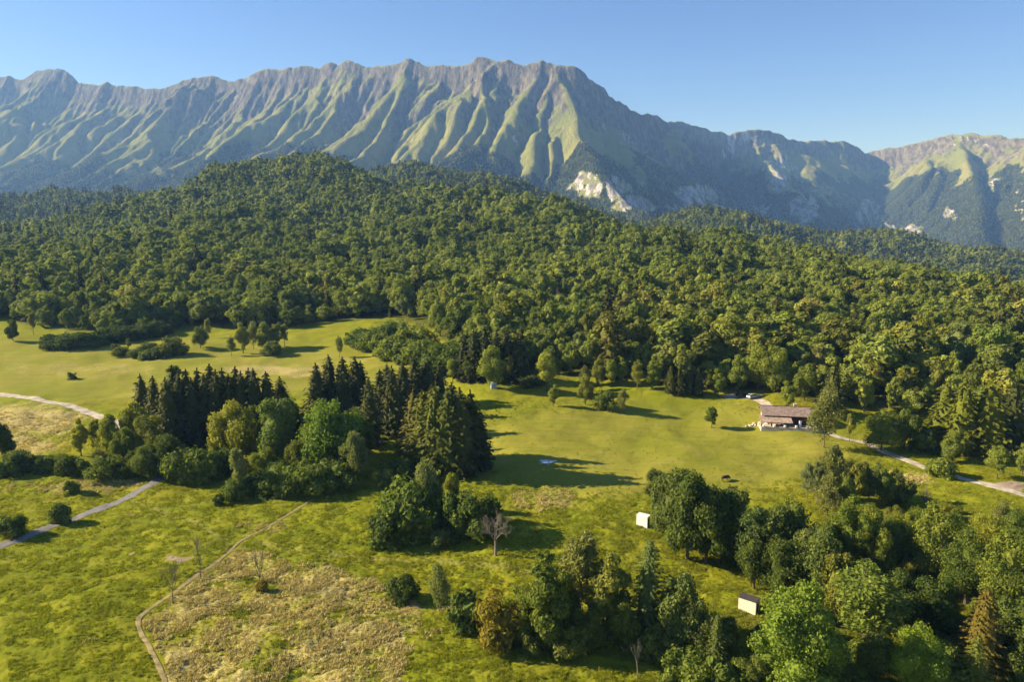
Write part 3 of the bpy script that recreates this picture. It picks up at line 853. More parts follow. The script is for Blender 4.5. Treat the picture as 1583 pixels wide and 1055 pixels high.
def bare_tree(name, mat, h, r, seed, depth=4, wide=0.75, upright=0.35, stem=0.38):
    """a leafless tree: trunk mesh and a mesh of forking branches"""
    g = np.random.default_rng(seed)
    tr = MB(); br = MB()
    top = np.array([0.1 * g.normal(), 0.1 * g.normal(), h * stem])
    tr.tube([(0, 0, -.3), (0.04 * h * g.normal() * .3, 0, h * stem * .5), top], [r * 1.3, r, r * .8], 8)
    def grow(p, d, L, q, k):
        e = p + d * L * .5 + 0.08 * L * g.standard_normal(3); e2 = e + unit(d + .25 * g.standard_normal(3) + np.array([0, 0, .12])) * L * .5
        br.tube([p, e, e2], [q, q * .8, q * .6], 5 if k > 2 else 4, False)
        if k == 0: return
        for j in range(3 if k > 1 else 4):
            dd = unit(d + wide * g.standard_normal(3) + np.array([0, 0, upright]))
            grow(p + (e2 - p) * (1.0 if j == 0 else g.uniform(.45, .95)), dd, L * g.uniform(.6, .8), q * .55, k - 1)
    for k in range(5):
        a = k * 1.257 + g.uniform(0, .6)
        grow(top - np.array([0, 0, g.uniform(0, .18) * h * stem]), unit(np.array([math.cos(a) * wide, math.sin(a) * wide, .75])), h * .26, r * .5, depth - 1)
    grow(top, np.array([0, 0, 1.0]), h * .28, r * .65, depth - 1)
    a = tr.mesh(name + "_trunk"); b = br.mesh(name + "_branches")
    a.materials.append(mat); b.materials.append(mat)
    return a, b

ROUND = ([0, .2, .55, 1], [.70, 1.0, 1.0, .62])
OVAL = ([0, .2, .5, 1], [.6, .95, 1.0, .45])
SPIRE = ([0, .15, .5, 1], [.8, 1.0, .8, .25])
# kind -> list of (crown, trunk, nominal height)
PROTO = {}
PROTO['oak'] = [(crown_mesh("oak_crown", M['oak'], 12, w, 0.7, n, 7500, .26, 100 + i, ROUND), trunk_mesh("oak_trunk", M['bark'], 8.5, .26, 200 + i), 12) for i, (w, n) in enumerate([(10.5, 34), (9.0, 28), (11.5, 40), (8.5, 30)])]
PROTO['ash'] = [(crown_mesh("ash_crown", M['ash'], 13, w, 1.2, n, 6500, .25, 120 + i, OVAL, core=.70), trunk_mesh("ash_trunk", M['bark'], 10, .20, 220 + i), 13) for i, (w, n) in enumerate([(7.2, 30), (6.4, 26), (8.0, 34)])]
PROTO['birch'] = [(crown_mesh("birch_crown", M['birch'], 13, w, 2.6, n, 5200, .20, 140 + i, OVAL, core=.42, droop=.9, flat=.9), trunk_mesh("birch_trunk", M['twig'], 11.5, .15, 240 + i, 8, 2.4, .25), 13) for i, (w, n) in enumerate([(6.2, 34), (7.2, 38), (5.2, 26)])]
PROTO['poplar'] = [(crown_mesh("poplar_crown", M['oak'], 15, w, .8, n, 6500, .25, 160 + i, SPIRE), trunk_mesh("poplar_trunk", M['bark'], 12, .22, 260 + i), 15) for i, (w, n) in enumerate([(6.0, 34), (5.2, 30)])]
PROTO['spruce'] = [(spruce_mesh("spruce_crown", M['spruce'], 20, w, 1.2, lv, 9, 5, .62, 180 + i), trunk_mesh("spruce_trunk", M['bark'], 17, .26, 280 + i, 0), 20) for i, (w, lv) in enumerate([(10.0, 30), (9.0, 28), (11.2, 32), (9.6, 30)])]
PROTO['larch'] = [(spruce_mesh("larch_crown", M['birch'], 18, 7.6, 1.4, 24, 8, 5, .50, 190, .25), trunk_mesh("larch_trunk", M['bark'], 16, .22, 290, 0), 18)]
PROTO['maple'] = [(crown_mesh("maple_crown", M['oak'], 12, w, 0.6, n, 16000, .155, 108 + i, OVAL, flat=.5), trunk_mesh("maple_trunk", M['bark'], 9, .24, 208 + i), 12) for i, (w, n) in enumerate([(8.6, 46), (9.4, 52)])]
PROTO['bush'] = [(crown_mesh("shrub_foliage", M['bush'], 3.0, w, -.5, n, 2600, .17, 300 + i, ([0, .4, 1], [1, 1, .7]), core=.8), None, 3.0) for i, (w, n) in enumerate([(4.2, 18), (3.6, 14), (5.0, 22)])]
for i in range(2):
    PROTO.setdefault('bare', []).append((*reversed(bare_tree("bare_tree", M['deadwood'], 9, .24, 410 + i, 5, .62, .30)), 9))
PROTO['sapling'] = [(*reversed(bare_tree("bare_sapling", M['twig'], 9, .085, 420 + i, 4, .28, .9, .30)), 9) for i in range(3)]
PROTO['snag'] = [(*reversed(bare_tree("snag", M['deadwood'], 7, .10, 431, 3, .25, .9, .55)), 7)]
# coarser crowns for the hillside woods
PROTO['wood'] = [(crown_mesh("wood_crown", M[mt], 13, w, 0.6, n, 2100, .42, 500 + i, sh, core=.8, flat=.28), trunk_mesh("wood_trunk", M['bark'], 8, .22, 520 + i, 2), 13)
                 for i, (mt, w, n, sh) in enumerate([('woodoak', 8.8, 20, ROUND), ('woodash', 7.2, 18, OVAL), ('woodoak', 7.6, 18, OVAL), ('woodash', 8.6, 22, ROUND), ('birch', 7.0, 18, OVAL), ('woodoak', 6.4, 16, OVAL)])]
PROTO['woodspruce'] = [(spruce_mesh("wood_spruce_crown", M['spruce'], 17, 6.4, .8, 16, 7, 3, .9, 540), trunk_mesh("wood_spruce_trunk", M['bark'], 12, .2, 541, 0), 17)]
PROTO['far'] = [(crown_mesh("far_crown", M[mt], 13, w, .2, 10, 240, .9, 600 + i, sh, core=.88, flat=.25), None, 13) for i, (mt, w, sh) in enumerate([('woodoak', 8.8, ROUND), ('woodash', 7.6, OVAL), ('woodoak', 7.8, OVAL), ('birch', 7.2, OVAL), ('woodoak', 7.0, SPIRE)])]
PROTO['farspruce'] = [(spruce_mesh("far_spruce_crown", M['spruce'], 16, 6.0, .5, 9, 6, 2, 1.3, 640), None, 16)]

PROTO['finespruce'] = [(spruce_mesh("fine_spruce_crown", M['spruce'], 20, 10.0, .8, 46, 13, 9, .36, 185), trunk_mesh("fine_spruce_trunk", M['bark'], 17, .26, 285, 0), 20)]
PROTO['finelarch'] = [(spruce_mesh("fine_larch_crown", M['birch'], 18, 8.4, .8, 40, 12, 9, .32, 195, .2), trunk_mesh("fine_larch_trunk", M['bark'], 16, .22, 295, 0), 18)]
BROAD = {'oak', 'maple', 'ash', 'birch', 'poplar', 'wood'}
COUNT = {}
TAKEN = []
def plant(x, y, hgt, sp, wf=1.0, tint=(1, 1, 1), variant=None, label=None, group=None, name=None, cat=None, lean=0.0):
    """one tree or shrub as its own thing: an Empty at the foot, a crown and a trunk"""
    protos = PROTO[sp]
    k = COUNT.get(sp, 0); COUNT[sp] = k + 1
    crown, trunk, h0 = protos[(k if variant is None else variant) % len(protos)]
    z = float(height(x, y))
    s = hgt / h0
    rz = (k * 2.399 + x * 0.37) % 6.283
    if name is None:
        name = {'spruce': 'spruce_tree', 'woodspruce': 'spruce_tree', 'larch': 'larch_tree', 'finespruce': 'spruce_tree', 'finelarch': 'larch_tree', 'bush': 'shrub', 'bare': 'bare_tree', 'sapling': 'bare_sapling', 'snag': 'dead_snag', 'birch': 'birch_tree', 'poplar': 'poplar_tree'}.get(sp, 'broadleaf_tree')
    cat = cat or ('shrub' if sp == 'bush' else 'tree')
    col = (*tint, 1)
    if trunk is None:
        o = bpy.data.objects.new(name, crown); COL.objects.link(o)
        o.color = col
    else:
        o = bpy.data.objects.new(name, None); o.empty_display_size = .3; COL.objects.link(o)
        for part, me in (("crown" if sp not in ('bare', 'sapling', 'snag') else "branches", crown), ("trunk", trunk)):
            c = bpy.data.objects.new(part, me); COL.objects.link(c); c.parent = o; c.color = col if part == "crown" else (1, 1, 1, 1)
    o.location = (float(x), float(y), z - 0.05 * s)
    o.rotation_euler = (lean * math.sin(rz), lean * math.cos(rz), rz)
    o.scale = (s * wf, s * wf, s)
    tag(o, label, cat, group)
    TAKEN.append((x, y, max(1.0, hgt * 0.28)))
    return o
# ------------------------------------------------------------------ trees and shrubs standing in the meadow, one by one
ORD = ["first", "second", "third", "fourth", "fifth", "sixth", "seventh", "eighth", "ninth", "tenth", "eleventh", "twelfth", "thirteenth", "fourteenth", "fifteenth", "sixteenth", "seventeenth", "eighteenth", "nineteenth", "twentieth", "twenty-first", "twenty-second", "twenty-third"]
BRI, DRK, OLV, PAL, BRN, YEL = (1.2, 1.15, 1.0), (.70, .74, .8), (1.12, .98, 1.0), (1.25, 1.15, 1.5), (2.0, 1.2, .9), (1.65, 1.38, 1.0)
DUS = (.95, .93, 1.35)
def stand(entries):
    """entries: (px, py of the foot, height in px, kind, width factor, tint[, label[, group]])"""
    g = ground_at([e[0] for e in entries], [e[1] for e in entries])
    for e, p in zip(entries, g):
        _, _, d = project(p[0], p[1], p[2])
        hgt = e[2] * d / FPX * (1.16 if p[1] < 165 and e[3] not in ('bare', 'sapling', 'snag', 'bush') else 1.06)
        plant(p[0], p[1], hgt, e[3], e[4], e[5], label=e[6] if len(e) > 6 else None, group=e[7] if len(e) > 7 else None)

def clump(phrase, group, entries, order=1):
    """phrase holds {} where the rank goes; ranks run along the clump from the side the phrase names (order -1: from the other side)"""
    es = sorted(entries, key=lambda e: order * e[0])
    stand([(*e[:6], phrase.format(ORD[i]), group) for i, e in enumerate(es)])

W = (1, 1, 1)
stand([
    (766, 858, 66, 'bare', 1.0, W, "leafless grey tree standing alone beside the round thicket on the meadow"),
    (402, 914, 76, 'sapling', 1.0, W, "bare sapling rising from a brown stump bush in the tan reeds"),
    (310, 893, 72, 'sapling', 1.0, W, "bare sapling at the dirt path above the bald patch of earth"),
    (267, 934, 72, 'sapling', 1.1, W, "bare sapling by the corner where the dirt path bends"),
    (985, 1052, 54, 'snag', 1.0, W, "thin white dead snag in front of the dark shaded hollow"),
    (600, 838, 52, 'bush', .9, DRK, "dark round shrub on the outer edge of the round thicket"),
    (628, 834, 74, 'bush', 1.0, BRI, "largest bright bush of the round thicket on the meadow"),
    (645, 815, 72, 'bush', .8, W, "tall green bush at the back of the round thicket"),
    (658, 806, 98, 'birch', .75, PAL, "pale feathery willow rising above the round thicket"),
    (690, 812, 50, 'bush', .75, BRI, "small bright bush in the gap between the two thicket halves"),
    (710, 824, 68, 'bush', .8, W, "green bush streaked by a dead stem in the thicket's second half"),
    (737, 826, 60, 'bush', .8, DRK, "dark bush closing the thicket next to the leafless grey tree"),
    (683, 842, 28, 'bush', 1.0, PAL, "low pale yellow bush at the foot of the round thicket"),
    (700, 790, 62, 'ash', .7, YEL, "yellowish slim tree behind the thicket's second half"),
    (111, 763, 24, 'bush', .85, BRI, "round bright bush alone on the strip above the asphalt lane"),
    (20, 828, 30, 'bush', .85, DRK, "dark bush on the bank above the asphalt lane"),
    (96, 808, 34, 'bush', .7, PAL, "thin pale bush on the verge touching the asphalt lane"),
    (339, 781, 18, 'bush', .8, DRK, "tiny dark bush in the meadow below the pale willow"),
    (362, 774, 30, 'bush', .8, W, "small green bush at the foot of the pale willow"),
    (404, 917, 20, 'bush', .7, BRN, "brown bush wrapped about the foot of a bare sapling"),
    (112, 587, 13, 'bush', 1.0, DRK, "dark round bush alone in the far meadow"),
    (270, 577, 11, 'bush', 1.0, DRK, "low dark bush by itself near the tan strip of the far meadow"),
    (620, 927, 42, 'bush', .9, DRK, "dark scrubby bush at the end of the tan reeds"),
    (680, 952, 84, 'birch', .6, PAL, "pale see-through young tree at the end of the tan reeds"),
    (725, 972, 62, 'bush', .9, W, "broad green bush between the pale young tree and dead brush"),
    (773, 992, 68, 'bush', .75, BRN, "brownish bush with dead pale branches beside the tall poplar"),
    (842, 1008, 158, 'poplar', .95, W, "tall dense green poplar at the tip of the dark grove"),
    (806, 990, 80, 'oak', .7, BRI, "low bright tree leaning out from the foot of the poplar"),
    (868, 985, 100, 'oak', .7, W, "round tree tucked behind the foot of the poplar"),
    (896, 968, 150, 'birch', .95, OLV, "tall feathery olive tree just behind the poplar"),
    (940, 982, 134, 'ash', .95, OLV, "olive rounded tree beside the feathery one behind the poplar"),
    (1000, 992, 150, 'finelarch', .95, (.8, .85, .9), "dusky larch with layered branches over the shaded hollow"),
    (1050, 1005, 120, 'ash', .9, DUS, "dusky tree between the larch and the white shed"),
    (1105, 1042, 88, 'finelarch', .9, (.95, .95, .8), "small olive larch at the lower edge below the sheds"),
    (1225, 1085, 172, 'maple', .95, (1.0, 1.15, .9), "biggest vivid green maple below the cream shed"),
    (1335, 1012, 146, 'birch', 1.45, (.95, 1.0, .6), "broad feathery olive tree behind the vivid green maple"),
    (1510, 1056, 140, 'finespruce', 1.0, (1.7, 1.2, .9), "rusty brown spruce in the dark hollow at the lower corner"),
    (1415, 1078, 112, 'maple', .8, (1.3, 1.4, .9), "bright bushy tree between the maple and the rusty spruce"),
    (1500, 1090, 104, 'finelarch', 1.2, (.9, .85, .5), "brownish fluffy larch in front of the rusty spruce"),
    (1100, 662, 37, 'ash', .95, DRK, "small round tree alone on the meadow before the house"),
    (1218, 634, 48, 'ash', .9, BRI, "bright round tree behind the house roof"),
    (1273, 692, 102, 'birch', .85, OLV, "tall thin tree hiding one end of the house"),
    (1450, 738, 30, 'bush', 1.1, BRI, "broad bush at the edge of the gravel road"),
    (1471, 716, 52, 'ash', .95, W, "neat tree with a bare stem beyond the gravel road"),
    (1541, 740, 58, 'ash', .95, BRI, "bright tree with a bare stem on the lawn beyond the road"),
    (1580, 735, 52, 'ash', .9, W, "green tree at the end of the lawn beyond the road"),
    (1313, 682, 46, 'birch', .8, YEL, "slim yellowish tree at the road next to the house"),
    (1362, 697, 62, 'oak', .9, BRI, "bright tree group leader where the gravel road curves"),
    (1397, 695, 66, 'oak', .85, W, "full green tree where the gravel road curves"),
    (1425, 700, 44, 'bush', .8, W, "shaded bush beyond the gravel road under the big conifers"),
    (760, 600, 68, 'ash', 1.05, (1.35, 1.25, 1.2), "big light green tree over the small blue hut"),
    (845, 606, 68, 'ash', .9, (1.5, 1.35, 1.1), "tall light yellow tree on the crest of the mown slope"),
    (855, 629, 36, 'ash', .9, BRI, "small bright tree before the light yellow tree"),
    (905, 626, 50, 'ash', .8, OLV, "slim tree with a bushy skirt on the mown slope"),
    (903, 604, 42, 'birch', .8, OLV, "hazy tree behind the slim tree on the mown slope"),
    (937, 634, 30, 'bush', .6, W, "small upright bush on the mown slope"),
    (962, 640, 42, 'birch', .75, OLV, "thin-stemmed tree farthest down the mown slope"),
    (700, 592, 42, 'ash', .9, BRI, "bright low tree beside the black spruces and the blue hut"),
    (724, 592, 44, 'ash', .85, W, "green low tree touching the black spruces behind the hut"),
    (788, 592, 46, 'ash', .7, OLV, "olive slim tree past the blue hut"),
    (820, 596, 18, 'bush', 1.6, DRK, "low dark clipped hedge past the blue hut"),
    (1012, 775, 50, 'oak', .75, DUS, "small round tree at the top of the grove by the meadow"),
    (20, 527, 32, 'oak', .8, DRK, "dark tree standing apart at the far meadow's edge"),
    (52, 517, 38, 'birch', .8, OLV, "thin olive tree near the dark one at the far meadow's edge"),
    (310, 538, 34, 'oak', .7, DRK, "dusky tree between the scrub island and the pale trees"),
    (199, 541, 20, 'ash', .7, YEL, "pale sprout of a tree on the scrub island"),
    (525, 553, 36, 'birch', .75, PAL, "single pale tree at the far meadow before the woods"),
    (6, 712, 62, 'oak', .8, DRK, "dark tree cut by the frame above the shaded hedge"),
    (14, 736, 40, 'bush', 1.0, W, "green bush at the end of the shaded hedge"),
    (550, 748, 88, 'birch', .85, PAL, "pale olive tree standing before the shadowed spruces"),
    (371, 770, 86, 'birch', .8, PAL, "pale willow at the front of the mixed grove"),
    (366, 716, 92, 'oak', .8, YEL, "yellow-green domed tree beside the straight spruce row"),
    (430, 722, 104, 'oak', .9, (.9, 1, 1.2), "large grey-green tree beside the yellow-green dome"),
    (480, 735, 78, 'ash', .95, PAL, "light green tree before the large dark one"),
    (513, 728, 112, 'oak', .85, (.85, 1.05, .8), "large dark green tree between the pale trees"),
    (215, 705, 86, 'oak', .75, YEL, "tallest yellow-green tree at the end of the spruce row"),
])
clump("bushy tree of the lane-side wood, {} before the asphalt lane", "broadleaf trees between track and lane",
      [(126, 706, 62, 'ash', .8, YEL), (150, 700, 58, 'ash', .7, OLV), (172, 712, 76, 'ash', .8, YEL), (193, 722, 64, 'oak', .8, W), (238, 722, 80, 'oak', .85, OLV), (257, 735, 62, 'oak', .9, DRK), (158, 735, 40, 'oak', .8, OLV), (228, 740, 50, 'oak', .9, DRK)], -1)
clump("dark hedge bush above the lane strip, {} from the dark framing tree", "hedge bushes above the lane strip",
      [(30, 724, 26, 'bush', 1.1, DRK), (50, 728, 26, 'bush', 1.0, DRK), (72, 730, 28, 'bush', 1.1, DRK), (92, 728, 24, 'bush', 1.0, W), (112, 732, 30, 'bush', 1.0, DRK), (134, 735, 30, 'bush', 1.0, BRI), (170, 737, 32, 'bush', 1.0, BRI), (200, 737, 28, 'bush', 1.0, DRK), (214, 730, 34, 'bush', 1.0, DRK)])
clump("tall spruce of the straight dark row, {} from the yellow-green tree", "straight row of dark spruces",
      [(224, 668, 88, 'spruce', 1.0, W), (264, 694, 108, 'spruce', 0.98, W), (284, 690, 114, 'spruce', 0.92, DRK), (303, 692, 106, 'spruce', 0.92, DRK), (322, 690, 110, 'spruce', 0.92, W), (341, 690, 116, 'spruce', 0.92, DRK), (360, 690, 110, 'spruce', 0.92, DRK), (379, 688, 112, 'spruce', 0.92, W), (398, 686, 114, 'spruce', 0.92, DRK), (417, 682, 106, 'spruce', 0.98, W), (437, 676, 92, 'spruce', 1.10, W), (295, 678, 104, 'spruce', 0.98, W), (244, 682, 98, 'spruce', 1.0, W), (274, 676, 108, 'spruce', 1.0, DRK), (312, 674, 102, 'spruce', 1.0, W), (331, 674, 108, 'spruce', 1.0, DRK), (370, 674, 104, 'spruce', 1.0, W), (350, 676, 104, 'spruce', 0.98, W), (390, 672, 100, 'spruce', 0.98, W)])
clump("spruce of the middle dark wood, {} from the straight spruce row", "spruces of the middle dark wood",
      [(492, 660, 96, 'spruce', 1.04, W), (512, 655, 104, 'spruce', 0.98, DRK), (533, 655, 100, 'spruce', 1.04, W), (552, 650, 96, 'spruce', 1.04, DRK), (573, 690, 104, 'spruce', 1.0, W), (590, 665, 92, 'spruce', 1.04, DRK), (608, 672, 104, 'spruce', 1.04, W), (624, 650, 90, 'spruce', 1.10, W), (643, 640, 88, 'spruce', 1.10, DRK), (662, 635, 80, 'spruce', 1.10, W), (680, 628, 62, 'spruce', 1.10, DRK), (600, 640, 76, 'spruce', 1, W), (560, 640, 80, 'spruce', 1, DRK)])
clump("spruce of the big isolated stand, {} from the middle dark wood", "big isolated stand of spruces",
      [(640, 706, 100, 'spruce', 1.0, (2.0, 1.6, 1.3)), (655, 722, 118, 'spruce', 1.16, (1.7, 1.6, 1.0)), (676, 730, 136, 'spruce', 1.10, (1.5, 1.5, .9)), (694, 734, 128, 'spruce', 1.16, (1.4, 1.45, .9)), (712, 732, 130, 'spruce', 1.10, W), (728, 728, 122, 'spruce', 1.10, DRK), (742, 720, 84, 'spruce', 1.0, DRK), (700, 712, 118, 'spruce', 1.10, W), (668, 710, 112, 'spruce', 1.10, W)])
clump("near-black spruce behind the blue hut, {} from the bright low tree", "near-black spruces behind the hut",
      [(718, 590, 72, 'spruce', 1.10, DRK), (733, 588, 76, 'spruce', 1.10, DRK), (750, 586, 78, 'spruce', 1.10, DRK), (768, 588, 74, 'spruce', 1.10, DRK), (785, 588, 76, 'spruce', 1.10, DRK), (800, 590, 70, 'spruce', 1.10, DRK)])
clump("short dark conifer by the meadow's upper edge, {} from the mown slope", "short conifers at the meadow's upper edge",
      [(1036, 608, 42, 'spruce', 1.0, W), (1050, 610, 46, 'spruce', 1.0, DRK), (1064, 610, 44, 'spruce', 1.0, DRK), (1078, 611, 42, 'spruce', 1.0, W)])
clump("light tree lining the meadow's upper edge, {} from the yellow tree", "light trees along the meadow's upper edge",
      [(925, 596, 44, 'ash', .85, OLV), (945, 598, 48, 'ash', .8, BRI), (962, 595, 44, 'ash', .85, W), (985, 602, 48, 'birch', .85, YEL), (1008, 602, 46, 'ash', .85, BRI), (1110, 614, 46, 'ash', .9, W), (1092, 606, 40, 'ash', .8, OLV), (1140, 606, 60, 'ash', .8, W), (1172, 604, 66, 'oak', .8, BRI), (1196, 606, 70, 'oak', .75, BRI), (1243, 620, 60, 'oak', .8, W)])
clump("great dark conifer beyond the gravel road, {} from the house", "great dark conifers beyond the road",
      [(1285, 640, 78, 'spruce', 1.16, W), (1335, 640, 62, 'ash', .8, BRI), (1456, 690, 100, 'spruce', 1.25, (1.6, 1.6, .8)), (1483, 700, 112, 'spruce', 1.25, (1.6, 1.6, .8)), (1522, 702, 112, 'spruce', 1.3, (1.5, 1.5, .8)), (1560, 690, 96, 'spruce', 1.2, DRK)])
clump("low green bush hemming the mixed grove, {} from the asphalt lane", "low bushes hemming the mixed grove",
      [(284, 742, 46, 'bush', .9, W), (302, 744, 50, 'bush', 1.0, BRI), (326, 742, 52, 'bush', .9, W), (345, 735, 40, 'bush', .9, DRK), (395, 764, 34, 'bush', 1.0, DRK), (413, 768, 36, 'bush', 1.0, BRI), (432, 764, 40, 'bush', 1.0, W), (451, 768, 38, 'bush', 1.0, BRI), (470, 764, 42, 'bush', 1.0, BRI), (490, 762, 40, 'bush', 1.0, BRI), (508, 756, 42, 'bush', 1.0, W), (440, 748, 40, 'bush', 1.0, DRK), (480, 750, 40, 'bush', 1.0, W), (530, 742, 30, 'bush', 1.0, W), (598, 752, 40, 'bush', .8, W), (618, 748, 34, 'bush', .8, DRK)])
clump("tree filling the mixed grove, {} from the asphalt lane", "trees filling the mixed grove",
      [(400, 700, 72, 'oak', .8, DRK), (455, 700, 84, 'oak', .8, DRK), (345, 712, 58, 'oak', .8, W), (410, 740, 52, 'oak', .8, BRI), (500, 712, 88, 'oak', .7, W), (545, 705, 74, 'oak', .8, DRK), (460, 742, 60, 'oak', .7, OLV)])
clump("dark tree of the grove between the two sheds, {} from the white shed", "trees of the grove between the sheds",
      [(1030, 812, 76, 'oak', .75, DUS), (1042, 838, 104, 'oak', .75, DUS), (1062, 866, 124, 'oak', .75, DRK), (1092, 872, 120, 'oak', .8, DRK), (1112, 872, 104, 'oak', .8, DRK), (1075, 830, 84, 'oak', .75, W), (1130, 850, 88, 'oak', .8, DUS), (1162, 892, 112, 'birch', .95, (.7, .8, .8)), (1192, 895, 116, 'birch', .95, (.75, .8, .7)), (1222, 890, 108, 'oak', .8, DRK), (1165, 912, 78, 'oak', .85, DRK), (1205, 925, 84, 'oak', .85, DRK), (1240, 912, 96, 'oak', .85, DUS), (1265, 940, 130, 'birch', .9, (.8, .85, .7)), (1150, 870, 70, 'oak', .8, DRK), (1215, 862, 70, 'oak', .8, DUS)])
clump("slender tree between meadow and gravel road, {} from the house", "slender trees between meadow and road",
      [(1286, 792, 106, 'birch', .7, OLV), (1300, 778, 74, 'birch', .75, OLV), (1322, 782, 76, 'ash', .75, OLV), (1342, 785, 66, 'birch', .8, W), (1366, 788, 70, 'ash', .8, W), (1390, 780, 46, 'bush', .8, OLV), (1262, 780, 72, 'birch', .7, DUS), (1248, 772, 62, 'birch', .8, DUS), (1274, 762, 70, 'birch', .75, OLV), (1310, 762, 58, 'ash', .75, OLV), (1334, 764, 56, 'birch', .8, OLV), (1354, 770, 60, 'birch', .75, W), (1382, 772, 52, 'ash', .8, OLV), (1278, 812, 78, 'birch', .8, OLV), (1306, 806, 70, 'ash', .8, W), (1430, 790, 34, 'bare', .8, W)])
clump("leafy tree of the dense lower grove, {} from the slender trees", "leafy trees of the dense lower grove",
      [(1310, 888, 108, 'maple', .8, BRI), (1345, 900, 96, 'maple', .8, YEL), (1378, 890, 92, 'maple', .8, W), (1412, 858, 74, 'maple', .8, YEL), (1440, 905, 116, 'maple', .85, BRI), (1470, 868, 80, 'ash', .85, BRI), (1492, 935, 106, 'maple', .85, W), (1520, 880, 84, 'maple', .85, YEL), (1552, 948, 120, 'maple', .9, BRI), (1575, 880, 90, 'maple', .9, W), (1545, 830, 56, 'birch', .9, OLV), (1460, 830, 54, 'maple', .9, YEL), (1330, 850, 74, 'maple', .9, BRI), (1380, 836, 50, 'maple', .9, OLV), (1590, 960, 110, 'maple', .9, W)])
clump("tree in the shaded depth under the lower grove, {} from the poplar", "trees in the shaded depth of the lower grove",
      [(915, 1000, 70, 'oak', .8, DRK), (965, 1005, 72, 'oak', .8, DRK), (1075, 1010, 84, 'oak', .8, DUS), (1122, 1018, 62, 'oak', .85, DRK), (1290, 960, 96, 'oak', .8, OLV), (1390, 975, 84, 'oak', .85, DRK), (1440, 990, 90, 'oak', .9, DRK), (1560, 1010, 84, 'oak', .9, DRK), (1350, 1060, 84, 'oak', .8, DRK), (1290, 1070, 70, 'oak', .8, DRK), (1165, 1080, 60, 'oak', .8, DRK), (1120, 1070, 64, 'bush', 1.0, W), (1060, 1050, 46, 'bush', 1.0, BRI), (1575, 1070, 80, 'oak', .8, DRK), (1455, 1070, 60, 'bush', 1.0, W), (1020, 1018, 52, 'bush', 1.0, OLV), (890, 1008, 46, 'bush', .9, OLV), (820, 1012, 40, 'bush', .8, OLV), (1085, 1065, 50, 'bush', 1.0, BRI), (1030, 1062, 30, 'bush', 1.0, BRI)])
clump("rounded dark bush of the long far hedge, {} from the dark lone tree", "bushes of the long far hedge",
      [(84, 538, 22, 'bush', 1.3, DRK), (102, 540, 22, 'bush', 1.3, DRK), (120, 538, 23, 'bush', 1.3, DRK), (138, 536, 23, 'bush', 1.3, DRK), (156, 533, 23, 'bush', 1.3, DRK), (174, 530, 23, 'bush', 1.3, DRK), (192, 526, 22, 'bush', 1.3, DRK), (210, 524, 22, 'bush', 1.3, DRK), (228, 521, 22, 'bush', 1.3, DRK), (248, 518, 20, 'bush', 1.3, DRK)])
clump("bush of the scrub island on the far meadow, {} from the long hedge", "bushes of the scrub island",
      [(188, 550, 13, 'bush', 1.2, OLV), (206, 554, 14, 'bush', 1.2, W), (224, 556, 16, 'bush', 1.2, W), (242, 553, 18, 'bush', 1.2, DRK), (258, 552, 20, 'bush', 1.1, W), (270, 550, 28, 'bush', .8, OLV), (180, 542, 12, 'bush', 1.2, OLV), (232, 545, 14, 'bush', 1.2, DRK)])
clump("pale tree of the meadow-side cluster, {} from the dusky tree", "pale trees of the meadow-side cluster",
      [(322, 524, 34, 'birch', .8, PAL), (358, 550, 32, 'birch', .9, PAL), (376, 546, 50, 'ash', .85, PAL), (392, 540, 46, 'birch', .8, PAL), (410, 544, 48, 'ash', .8, PAL), (428, 540, 44, 'ash', .85, PAL), (420, 550, 22, 'bush', 1.0, PAL), (440, 536, 38, 'birch', .9, PAL)])
clump("bright shrub where the far meadow meets the woods, {} from the pale tree", "bright shrubs where meadow meets woods",
      [(548, 530, 22, 'bush', 1.3, W), (566, 536, 26, 'bush', 1.3, W), (580, 542, 32, 'bush', 1.1, BRI), (594, 548, 34, 'bush', 1.1, BRI), (612, 556, 38, 'bush', 1.1, BRI), (628, 560, 34, 'bush', 1.1, W), (645, 566, 40, 'bush', 1.1, BRI), (668, 572, 44, 'bush', 1.0, DRK), (690, 574, 40, 'bush', 1.0, W), (606, 530, 30, 'bush', 1.2, W), (640, 540, 34, 'bush', 1.1, YEL)])

# low undergrowth filling the lower grove
def undergrowth():
    g = np.random.default_rng(31)
    px = g.uniform(800, 1600, 700); py = g.uniform(800, 1090, 700)
    m = in_poly(px, py, THICKET) & (np.hypot((px - 1157) / 50, (py - 955) / 40) > 1) & (np.hypot((px - 1000) / 120, (py - 1060) / 28) > 1)
    px, py = px[m], py[m]
    n = 0
    for (x, y, z), q in zip(ground_at(px, py), px):
        if any(math.hypot(x - a, y - b) < 1.7 for a, b, c in TAKEN): continue
        t = g.uniform(.7, 1.15)
        where = "below the feathery olive tree" if q < 1010 else "between the two sheds and the maple" if q < 1290 else "under the trees past the maple"
        plant(x, y, g.uniform(1.6, 4.2), 'bush', g.uniform(.8, 1.1), (t * 1.05, t, t * .95), label="low leafy undergrowth bush " + where, group="undergrowth bushes " + where)
        n += 1
        if n >= 75: break
undergrowth()
clump("brown leafless tree among the green ones on the hillside, {} from the big hill", "leafless trees on the hillside",
      [(770, 500, 40, 'bare', .8, W), (800, 492, 38, 'bare', .8, W), (842, 498, 46, 'bare', .9, W), (862, 490, 40, 'bare', .8, W), (985, 500, 40, 'bare', .8, W)])
